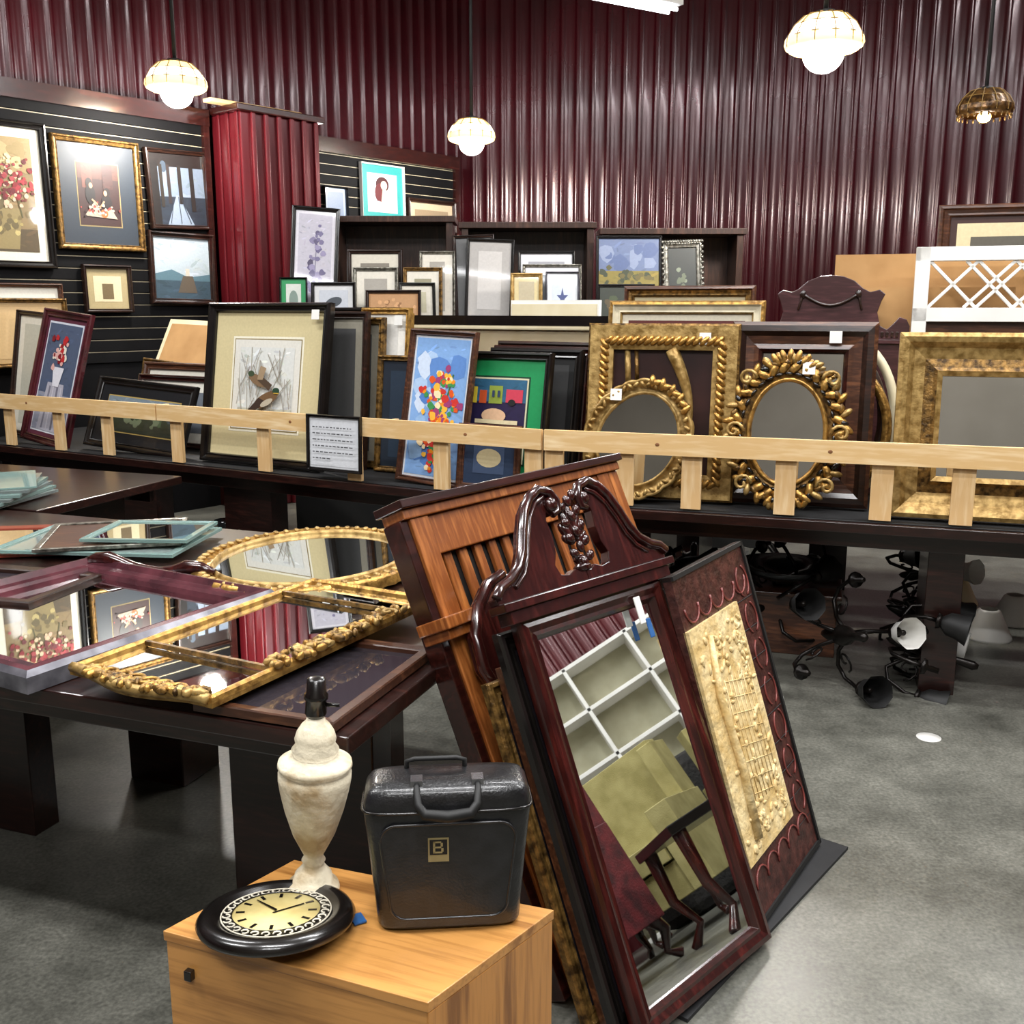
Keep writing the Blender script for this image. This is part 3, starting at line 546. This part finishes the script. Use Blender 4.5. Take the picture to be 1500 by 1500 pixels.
fl_frame('wood_framed_mirror',-.68,2.06,-20,.34,.5,.755,.03,.022,WAL,FLAT,mirror=DGL)
def ovm():
    b=MB();b.oframe(0,0,.36,.43,.06,.04,GOLD,OGEE,96,.03,40)
    b.oframe(0,0,.31,.38,.018,.042,GOLD2,ROUND,96)
    n=72;b.poly([(.298*math.cos(2*math.pi*k/n),.368*math.sin(2*math.pi*k/n)) for k in range(n)],-.026,MIR)
    for k in range(60):
        a=2*math.pi*k/60;b.ball((.345*math.cos(a),-.038,.415*math.sin(a)),.016,.008,.01,GOLD2,Matrix.Rotation(-a,3,'Y'),7,5)
    b.build('oval_gilt_mirror',flat(-.66,3.29,-12,.762))
ovm()
def gs(name,pts,z,m=TEAL,t=.006):
    b=MB();b.slab(pts,z,z+t,m);b.build(name,bevel=.001)
def gframe(name,px,py,ang,w,h,z,fw,m,inner=MIR):
    b=MB();b.rframe(w,h,fw,.012,m,FLAT);b.rect(-w/2+fw,w/2-fw,fw,h-fw,-.006,inner);b.build(name,flat(px,py,ang,z)@Matrix.Translation((w/2,0,0)))
gframe('red_framed_mirror',-2.0,3.38,10,.5,.5,.755,.05,pm('red_brown_frame','#7d3424',.3),MIR)
gframe('teal_glass_frame',-1.80,3.42,-6,.66,.44,.772,.03,TEAL,CLG)
gframe('silver_glass_frame',-1.62,3.36,14,.48,.44,.787,.022,SILV,WAL)
gframe('teal_glass_frame',-1.5,3.46,-3,.38,.32,.802,.025,TEAL,MIR)
for i in range(6):
    a=R(-10+7*i);cx,cy=-2.45,4.5;pts=[(cx+x*math.cos(a)-y*math.sin(a),cy+x*math.sin(a)+y*math.cos(a)) for x,y in ((-.3,-.25),(.3,-.25),(.3,.25),(-.3,.25))]
    gs('glass_sheet',pts,.757+i*.014,TEAL if i%2 else CLG,.013 if i<5 else .008)
b=MB();b.tube([(-.25+.05*i,0,.02*math.sin(i*.9)) for i in range(11)],[.012,.02,.025,.02,.025,.03,.025,.02,.025,.02,.012],MAH,8);b.build('carved_wood_crest',Matrix.Translation((-1.15,3.14,.79))@Matrix.Rotation(R(-20),4,'Z'))
fl_frame('dark_framed_mirror',-1.95,2.95,-15,.6,.35,.755,.04,.025,DBR,FLAT,mirror=DGL)
# ---------------- oak pedestal box
K=.95;HB=.46
bc=[(-.68*K,1.81*K),(-.15*K,1.60*K),(.08*K,1.88*K),(-.48*K,2.07*K)]
BM=Matrix.Translation((bc[1][0],bc[1][1],0))@Matrix.Rotation(R(-21.6),4,'Z');BI=BM.inverted()
lb=[tuple((BI@Vector((x,y,0)))[:2]) for x,y in bc]
b=MB();b.slab(lb,0,HB-.02,OAK)
cx=sum(p[0] for p in lb)/4;cy=sum(p[1] for p in lb)/4
b.slab([(cx+(x-cx)*1.014,cy+(y-cy)*1.014) for x,y in lb],HB-.02,HB,OAK)
ev=Vector((lb[2][0]-lb[1][0],lb[2][1]-lb[1][1])).normalized();nv=Vector((ev.y,-ev.x))*.003
b.slab([(lb[1][0],lb[1][1]),(lb[1][0]+nv.x,lb[1][1]+nv.y),(lb[2][0]+nv.x,lb[2][1]+nv.y),(lb[2][0],lb[2][1])],0,HB-.021,OAKE)
b.box(lb[0][0]+.045,lb[0][0]+.061,-.012,.01,HB-.085,HB-.065,BLK)
b.build('oak_pedestal_box',BM,bevel=.002)
# ---------------- urn lamp
def urn():
    m=pm('crackled_cream_stone','#ddd2b8',.5,0,'#ad9570',11,.35,50,lo=.36,hi=.52)
    k=.00138;b=MB()
    pr=[(37,1310),(38,1300),(36,1294),(29,1290),(26,1278),(19,1270),(14,1262),(17,1257),(13,1250),(18,1240),(30,1215),(41,1180),(48,1150),(51,1132),(51,1122),(48,1117),(52,1112),(51,1106),(40,1101),(30,1096),(33,1088),(27,1080),(29,1072),(26,1062),(20,1052),(14,1046),(12,1040)]
    b.lathe([(r*k,(1310-v)*k) for r,v in pr],m,40)
    z=(1310-1040)*k
    b.lathe([(.017,z),(.021,z+.008),(.02,z+.035),(.023,z+.037),(.023,z+.045),(.019,z+.05),(.018,z+.075),(.012,z+.078)],BLK,20)
    b.tube([(.02,0,z+.025),(.045,0,z+.025)],.004,BLK,6)
    b.build('urn_table_lamp',Matrix.Translation((-.395,1.845,HB))@Matrix.Rotation(R(3),4,'Y'),)
    b=MB();b.tube([(-.43,1.88,HB+.006),(-.50,1.86,HB+.005),(-.53,1.80,HB+.006),(-.50,1.74,HB+.006)],.0035,BLKM,6);b.build('lamp_power_cord')
urn()
def case():
    m=pm('black_vinyl_case','#1d1d1f',.3,0,'#131314',40,.15,200,coat=.3);b=MB();n=48
    rows=[(0,.78,.80),(.004,.84,.9),(.012,.865,.95),(.05,.885,.96),(.15,.945,.98),(.23,1,1),(.252,.995,.98),(.266,.97,.93),(.276,.92,.84),(.281,.84,.7),(.283,.6,.4)]
    vs=[]
    for z,fx,fy in rows:
        for k in range(n):
            a=2*math.pi*k/n;c,s_=math.cos(a),math.sin(a);p=.33
            x=math.copysign(abs(c)**p,c)*.155*fx;y=math.copysign(abs(s_)**p,s_)*.066*fy;vs.append((x,y,z))
    R_=len(rows);fs=[(i*n+k,i*n+(k+1)%n,(i+1)*n+(k+1)%n,(i+1)*n+k) for i in range(R_-1) for k in range(n)]+[tuple(range(n-1,-1,-1)),tuple((R_-1)*n+k for k in range(n))]
    b.add(vs,fs,m,True)
    def rr(w0,z0,z1,w1,r,y0,y1,mm):
        pts=[]
        for (cx,cz,a0) in ((w1-r,z1-r,0),(-w1+r,z1-r,90),(-w0+r,z0+r,180),(w0-r,z0+r,270)):
            for q in range(8):
                a=R(a0+q*90/7);pts.append((cx+r*math.cos(a),cz+r*math.sin(a)))
        b.prism(pts,y0,y1,mm);b.tube([(x,y0,z) for x,z in pts],.0025,mm,6,True)
    rr(.108,.03,.215,.124,.03,-.0705,-.05,m)
    b.tube([(math.copysign(abs(math.cos(a))**.33,math.cos(a))*.1565,math.copysign(abs(math.sin(a))**.33,math.sin(a))*.0675,.236) for a in [2*math.pi*k/80 for k in range(80)]],.003,BLK,6,True)
    b.tube([(-.056,-.03,.284),(-.056,-.06,.278),(-.054,-.08,.258),(-.042,-.088,.243),(0,-.09,.238),(.042,-.088,.243),(.054,-.08,.258),(.056,-.06,.278),(.056,-.03,.284)],[.005,.006,.008,.010,.011,.010,.008,.006,.005],BLKM,8)
    b.tube([(-.075,.03,.27),(-.075,.03,.296),(-.06,.03,.3),(.02,.03,.3),(.035,.03,.296),(.035,.03,.27)],.005,BLKM,8)
    sv=pm('chrome_clasp','#8f9094',.25,.9)
    for x in(-.056,.056):b.box(x-.011,x+.011,-.05,-.02,.276,.29,sv)
    tg=pm('brass_badge','#b9a878',.35,.5)
    X=-.018
    b.box(X-.019,X+.019,-.0725,-.07,.143,.189,tg);b.box(X-.016,X+.016,-.0732,-.0724,.157,.186,BLKM)
    for (x0,x1,z0,z1) in ((-.01,-.006,.16,.183),(-.01,.005,.18,.183),(-.01,.005,.17,.173),(-.01,.007,.16,.163),(.004,.008,.173,.18),(.005,.009,.163,.17)):b.box(X+x0,X+x1,-.0738,-.073,z0,z1,tg)
    b.build('black_bowling_bag',Matrix.Translation((-.122,1.78,HB))@Matrix.Rotation(R(5),4,'Z')@Matrix.Rotation(R(-2),4,'X'))
case()
def clock():
    b=MB()
    b.lathe([(.13,0),(.142,.006),(.145,.014),(.138,.024),(.125,.03),(.112,.027),(.104,.021),(.1,.02),(0,.02)],BLK,64)
    f=pm('clock_face','#d9c98a',.5,0,'#b8a468',10);s=pm('clock_scroll','#cfc7b4',.5)
    b.lathe([(.08,.02),(.08,.023),(0,.0235)],f,48)
    for k in range(28):
        a=2*math.pi*k/28;b.tube([(.09*math.cos(a)+.007*math.cos(t*.8+a),.09*math.sin(a)+.007*math.sin(t*.8+a),.023) for t in range(7)],.0018,s,5)
    b.tube([(.1*math.cos(2*math.pi*k/48),.1*math.sin(2*math.pi*k/48),.022) for k in range(48)],.0015,s,5,True)
    b.tube([(.081*math.cos(2*math.pi*k/48),.081*math.sin(2*math.pi*k/48),.024) for k in range(48)],.0012,BLK,5,True)
    for k in range(12):
        a=2*math.pi*k/12;c,s2=math.cos(a),math.sin(a);p=[(c*.058-s2*-.003,s2*.058+c*-.003),(c*.058-s2*.003,s2*.058+c*.003),(c*.074-s2*.003,s2*.074+c*.003),(c*.074-s2*-.003,s2*.074+c*-.003)]
        b.slab(p,.0236,.0242,BLK)
    b.slab([(-.002,-.01),(.002,-.01),(.03,.045),(.027,.047)],.0245,.0252,BLK);b.slab([(.0,-.003),(.0,.003),(-.06,.02),(-.061,.018)],.0255,.026,BLK)
    b.build('wall_clock',Matrix.Translation((-.437,1.715,HB+.018))@Matrix.Rotation(R(-8),4,'X')@Matrix.Rotation(R(-25),4,'Z'))
    b=MB();b.box(-.012,.012,-.016,.016,0,.003,pm('blue_tag','#2a5f9c',.5));b.build('price_tag',Matrix.Translation((-.292,1.75,HB+.003))@Matrix.Rotation(.5,4,'Z'))
clock()
# ---------------- leaning mahogany mirror
def lp(x,y,ang,lean,off=0):
    return Matrix.Translation((x,y,.012))@Matrix.Rotation(R(ang),4,'Z')@Matrix.Translation((0,off,0))@Matrix.Rotation(R(-lean),4,'X')
def bigmirror():
    b=MB();cx=.22
    b.rframe(.54,.96,.058,.035,MAH,[(0,0),(0,.6),(.1,.9),(.35,1),(.6,.8),(.75,.85),(.9,.5),(1,.35)],cx=cx)
    b.rect(cx-.27+.056,cx+.27-.056,.056,.96-.056,-.014,MIR)
    b.box(cx-.30,cx+.30,-.045,0,.955,.985,MAH);b.box(cx-.32,cx+.32,-.055,0,.985,1.005,MAH)
    half=[(.315,1.005),(.32,1.02),(.3,1.04),(.265,1.05),(.225,1.075),(.2,1.11),(.18,1.155),(.155,1.2),(.125,1.23),(.09,1.245),(.055,1.235),(.04,1.21),(.045,1.185),(.065,1.178),(.078,1.19),(.085,1.17),(.08,1.13),(.085,1.09),(.1,1.06),(.09,1.035),(.06,1.03),(.035,1.04),(.02,1.03),(0,1.03)]
    for sg in (1,-1):
        p=[(cx+sg*x,z) for x,z in half]+[(cx,1.005)]
        b.prism(p,-.032,-.004,MAH)
        out=[(cx+sg*x,-.036,z+.002) for x,z in half[1:14]];b.tube(out,[.013]*11+[.012,.01],MAH,8)
        b.tube([(cx+sg*(x-.014),-.034,z-.016) for x,z in half[3:10]],.007,MAH,6)
        b.ball((cx+sg*.06,-.036,1.205),.02,.016,.02,MAH)
    b.lathe([(.02,0),(.024,.012),(.014,.02),(.018,.03),(.01,.04)],MAH,16,(cx,-.022,1.03))
    for an,l in ((0,.1),(18,.085),(-18,.085),(38,.065),(-38,.065),(60,.045),(-60,.045)):
        a=R(an);b.ball((cx+math.sin(a)*l*.6,-.026,1.10+math.cos(a)*l*.6),.014,.012,l*.5,MAH,Matrix.Rotation(a,3,'Y'),8,7)
    for i in range(14):
        b.ball((cx+.03*math.sin(i*2.1),-.035,1.05+.013*i),.013,.009,.016,MAH,Matrix.Rotation(i,3,'Y'),7,5)
    b.box(cx+.13,cx+.155,-.04,-.036,.86,.93,WHITE);b.box(cx+.15,cx+.168,-.042,-.038,.82,.87,pm('blue_tag','#2a5f9c',.5))
    b.build('mahogany_pediment_mirror',lp(.305,2.01,46,23.6),.0025)
bigmirror()
for off,x0,x1,h,fw,m in ((.04,-.08,.42,.93,.045,BLK),(.075,-.07,.4,.84,.04,WAL),(.108,-.1,.3,.8,.04,GOLDD)):
    b=MB();b.rframe(x1-x0,h,fw,.026,m,OGEE,cx=(x0+x1)/2);b.rect(x0+fw,x1-fw,fw,h-fw,-.008,DGL);b.build('leaning_frame',lp(.305,2.01,46,23.6,off),.002)
def relief():
    RB=pm('embossed_leather','#4f2a24',.4,0,'#2e1512',30,.5,60);CR=pm('carved_cream','#e2cc9a',.5,0,'#cbab6e',18,.8,40);RD=pm('red_trim','#7c3a34',.4)
    b=MB();x0,x1,H=-.03,.47,.94
    b.box(x0,x1,-.025,0,0,H,RB)
    for a in ((x0,x1,H-.012,H),(x0,x1,0,.012),(x1-.012,x1,0,H)):b.box(a[0],a[1],-.032,0,a[2],a[3],BLKM)
    ix0,ix1,iz0,iz1=x0+.0,.315,.15,.79
    b.box(ix0,ix1,-.035,-.02,iz0,iz1,CR)
    rnd=random.Random(9)
    def arc(cx,cz,r,a0,a1):b.tube([(cx+r*math.cos(R(a0+(a1-a0)*i/8)),-.027,cz+r*math.sin(R(a0+(a1-a0)*i/8))) for i in range(9)],.003,RD,5)
    for i in range(7):arc(.395,.17+i*.11,.05,-60,60);arc(.395+.02,.17+i*.11,.05,120,240)
    for i in range(5):arc(.04+i*.085,.845,.045,180,360);arc(.04+i*.085,.08,.045,0,180)
    for i in range(9):b.tube([(.33,-.027,.1+i*.085),(.45,-.027,.1+i*.085)],.0015,BLKM,4)
    b.tube([(.05,-.037,.2),(.06,-.042,.4),(.04,-.042,.6),(.08,-.04,.75)],[.016,.013,.011,.008],CR,8)
    for i in range(170):
        x=rnd.choice([rnd.gauss(.08,.05),rnd.gauss(.27,.02),rnd.gauss(.18,.08)]);z=rnd.choice([rnd.gauss(.7,.05),rnd.uniform(.2,.75),rnd.gauss(.22,.04)])
        if ix0+.02<x<ix1-.02 and iz0+.02<z<iz1-.02:b.ball((x,-.036,z),rnd.uniform(.008,.02),.005,rnd.uniform(.004,.01),CR,Matrix.Rotation(rnd.uniform(0,3),3,'Y'),7,5)
    for i in range(8):
        b.tube([(.1,-.036,.3+i*.045),(.28,-.036,.26+i*.045)],.0015,CR,4);b.tube([(.1+i*.025,-.036,.27),(.1+i*.025,-.036,.62)],.0015,CR,4)
    b.build('carved_relief_panel',lp(.65,2.45,57,18))
relief()
b=MB();b.box(-.35,.1,0,.02,0,.92,DBR);b.build('leaning_board',lp(.65,2.45,50,25,.12),.003)
A=Vector((1.01,2.82));Bq=Vector((.40,2.06));o_=Vector((-.52,.42))
b=MB();b.slab([(A.x,A.y),(Bq.x,Bq.y),(Bq.x+o_.x,Bq.y+o_.y),(A.x+o_.x,A.y+o_.y)],0,.01,pm('rubber_mat','#1c1c1e',.7));b.build('rubber_floor_mat')
def headb():
    b=MB();W=.99
    b.box(.01,W+.03,-.06,.04,1.205,1.228,MAHX);b.box(.02,W+.02,-.045,.03,1.18,1.205,ORW)
    b.box(.015,.045,-.03,.03,0,1.18,MAHX);b.box(W-.03,W+.02,-.03,.03,0,1.18,ORW)
    b.box(.045,.11,-.038,.02,0,1.18,ORW);b.box(W-.1,W-.04,-.035,.02,0,1.18,ORW)
    b.box(.11,W-.1,-.03,.02,1.08,1.18,ORW);b.box(.11,W-.1,-.02,0,.78,.86,ORW);b.box(.11,W-.1,-.03,.02,.3,.42,ORW)
    for i in range(13):
        x=.145+i*.06;b.box(x,x+.03,-.012,.003,.86,1.08,ORW)
    b.prism([(.11,.86)]+[(.11+.78*i/20,.86+.07*math.sin(math.pi*i/20)) for i in range(21)]+[(.89,.86)],-.025,.005,ORW)
    b.box(-.0,.16,-.085,.02,.9,.93,ORW);b.box(.01,.15,-.07,.02,.875,.9,ORW)
    b.box(.11,W-.1,.004,.012,.42,1.1,BLKM)
    b.build('slatted_headboard',lp(.125,2.08,53,24.7,.04),.003)
    o=[(.24,1.0),(.17,.985),(.11,.94),(.07,.88),(.06,.8),(.085,.73),(.1,.66),(.09,.58),(.07,.45),(.08,.0),(.16,.0),(.17,.45),(.2,.6),(.3,.7),(.34,.85),(.33,.98)]
    b=MB();b.prism(o,-.06,-.02,MAH);b.tube([(x,-.055,z) for x,z in o[:10]],.016,MAH,8)
    b.build('curved_chair_back',lp(.125,2.08,53,24.7,-.0),.01)
headb()
# ---------------- under-table clutter
BRZ=pm('dark_bronze','#1f1a17',.35,.6,'#120f0d',20)
def chand(x,y,rz,rx,r=.28,shade=True,arms=5):
    b=MB();b.lathe([(.01,.4),(.02,.38),(.015,.3),(.04,.24),(.045,.2),(.02,.15),(.03,.1),(.015,.04),(0,.02)],BRZ,16)
    for k in range(arms):
        a=2*math.pi*k/arms;c,s=math.cos(a),math.sin(a)
        b.tube([(c*q,s*q,z) for q,z in ((.03,.2),(r*.3,.12),(r*.6,.06),(r*.85,.08),(r,.16),(r,.2))],.009,BRZ,7)
        b.tube([(c*(r*.5+.05*math.cos(t*.6)*(1-t/14)),s*(r*.5+.05*math.cos(t*.6)*(1-t/14)),.14+.05*math.sin(t*.6)*(1-t/14)) for t in range(12)],.005,BRZ,5)
        b.lathe([(.01,.2),(.035,.205),(.03,.22),(.012,.225),(.012,.27)],BRZ,12,(c*r,s*r,0))
        if shade and k%2==0:b.lathe([(.02,.22),(.045,.25),(.05,.29),(.065,.33)],BLKM if k else WHITE,16,(c*r,s*r,0),scal=(.06,8))
    b.build('chandelier',Matrix.Translation((x,y,.0 if rx==0 else .2))@Matrix.Rotation(R(rz),4,'Z')@Matrix.Rotation(R(rx),4,'X'))
chand(1.35,4.3,10,75,.24);chand(1.6,4.25,60,100,.2,True,6);chand(1.12,4.6,130,80,.26);chand(1.45,4.85,200,60,.22,False,6);chand(1.78,4.75,80,110,.22)
chand(2.05,5.3,30,80,.22);chand(.95,5.2,30,0,.3);chand(.7,5.1,80,60,.22,False)
def shade(x,y,m=WHITE,s=1,z=0):
    b=MB();b.lathe([(.13*s,0),(.125*s,.01),(.06*s,.15*s),(.05*s,.16*s),(.045*s,.16*s),(.055*s,.145*s),(.115*s,.012)],m,24);b.build('lamp_shade',Matrix.Translation((x,y,z)))
for x,y in ((2.35,4.85),(2.6,5.1),(2.45,5.45),(2.65,4.75)):shade(x,y,WHITE if y<5.2 else CREAM,.9)
shade(1.02,4.05,WHITE,.9)
def vase(name,x,y,m,s=1,z=0):
    b=MB();b.lathe([(.05*s,0),(.055*s,.01*s),(.1*s,.08*s),(.12*s,.15*s),(.1*s,.22*s),(.05*s,.27*s),(.045*s,.3*s),(.06*s,.33*s),(.052*s,.33*s)],m,28);b.build(name,Matrix.Translation((x,y,z)))
GLS=pm('smoky_glass','#3a3c3c',.1,.3,'#222424',5)
vase('dark_vase',.50,3.85,BLK,1.9);vase('dark_vase',.75,4.3,GLS,1.1);vase('ceramic_vase',-1.7,5.95,GLS,1.1);vase('ceramic_vase',-2.0,6.15,CREAM,.9);vase('ceramic_vase',-.6,5.4,BLK,1);vase('ceramic_vase',-1.25,5.85,CREAM,.8)
chand(-1.5,5.5,20,0,.25);chand(-1.0,5.3,20,0,.2)
b=MB();b.lathe([(.02,0),(.05,.0),(.05,.01),(.15,.05),(.22,.1),(.215,.1),(.14,.058),(0,.03)],GLS,32);b.build('glass_bowl',Matrix.Translation((1.3,4.75,.3)))
b=MB();b.box(-.25,.25,-.15,.15,0,.28,WAL);b.box(-.27,.27,-.17,.17,.28,.3,WAL);b.build('low_wood_stand',Matrix.Translation((1.3,4.75,0))@Matrix.Rotation(-.3,4,'Z'),.004)
b=MB();b.lathe([(.045,0),(.045,.0015),(0,.002)],WHITE,20);b.build('floor_sticker',Matrix.Translation((1.58,3.64,0)))
# ---------------- furniture on the right side of the room (seen in the big mirror)
def armchair(name,x,y,rz,m,wings=False):
    b=MB()
    b.box(-.33,.33,-.33,.35,.18,.36,m);b.box(-.29,.29,-.37,.26,.37,.5,m);b.box(-.36,.36,.24,.42,.3,1.02,m)
    b.box(-.44,-.3,-.35,.36,.18,.64,m);b.box(.3,.44,-.35,.36,.18,.64,m)
    if wings:b.box(-.42,-.32,.1,.38,.6,.98,m);b.box(.32,.42,.1,.38,.6,.98,m)
    for sx in(-.36,.36):
        for sy in(-.3,.35):b.tube([(sx,sy,.2),(sx*1.05,sy*1.08,.13),(sx*.98,sy*.98,.05),(sx*1.08,sy*1.1,0.012)],[.04,.028,.018,.026],MAH,8)
    b.build(name,Matrix.Translation((x,y,0))@Matrix.Rotation(R(rz),4,'Z'),.055,3)
OLV=pm('olive_upholstery','#a39a66',.8,0,'#8a814e',8,.2,150);RDU=pm('red_upholstery','#6d1f24',.7,0,'#3a1014',14,.3,100)
armchair('olive_armchair',3.9,2.2,-70,OLV,True);armchair('olive_armchair',4.5,3.3,-100,OLV);armchair('red_armchair',2.6,1.6,-50,RDU,True);armchair('olive_armchair',5.0,1.7,-85,OLV)
BF=pm('black_fur_throw','#1d1a18',.9,0,'#0c0b0a',12,1,40);WF=pm('white_fur_throw','#dcd8cf',.9,0,'#a8a296',14,1,40)
b=MB();b.box(-.5,.5,-.4,.4,.0,1.0,BF);b.box(-.52,.0,-.42,.42,.8,1.1,WF);b.build('fur_draped_bench',Matrix.Translation((5.9,2.7,0))@Matrix.Rotation(1.2,4,'Z'),.08)
BKI=pm('bookcase_interior','#b9b59a',.6,0,'#a8a488',5)
b=MB();b.box(0,.4,0,.03,0,2.3,WHITE);b.box(0,.4,1.97,2,0,2.3,WHITE);b.box(.38,.4,0,2,0,2.3,BKI)
for z in (0,.5,1.0,1.4,1.85,2.27):b.box(0,.4,0,2,z,z+.035,WHITE)
for yy in (.66,1.32):b.box(0,.4,yy,yy+.035,0,2.3,WHITE)
b.build('white_bookcase',Matrix.Translation((6.9,1.9,0)),.003)
b=MB();b.box(-.5,.5,-.3,.3,.4,.44,BLK)
for sx in(-.45,.45):
    for sy in(-.25,.25):b.tube([(sx,sy,.42),(sx*1.05,sy*1.05,.2),(sx*.95,sy*.95,.08),(sx*1.1,sy*1.1,0)],[.035,.025,.018,.025],MAH,8)
b.build('coffee_table',Matrix.Translation((2.3,2.75,0))@Matrix.Rotation(1.3,4,'Z'),.004)
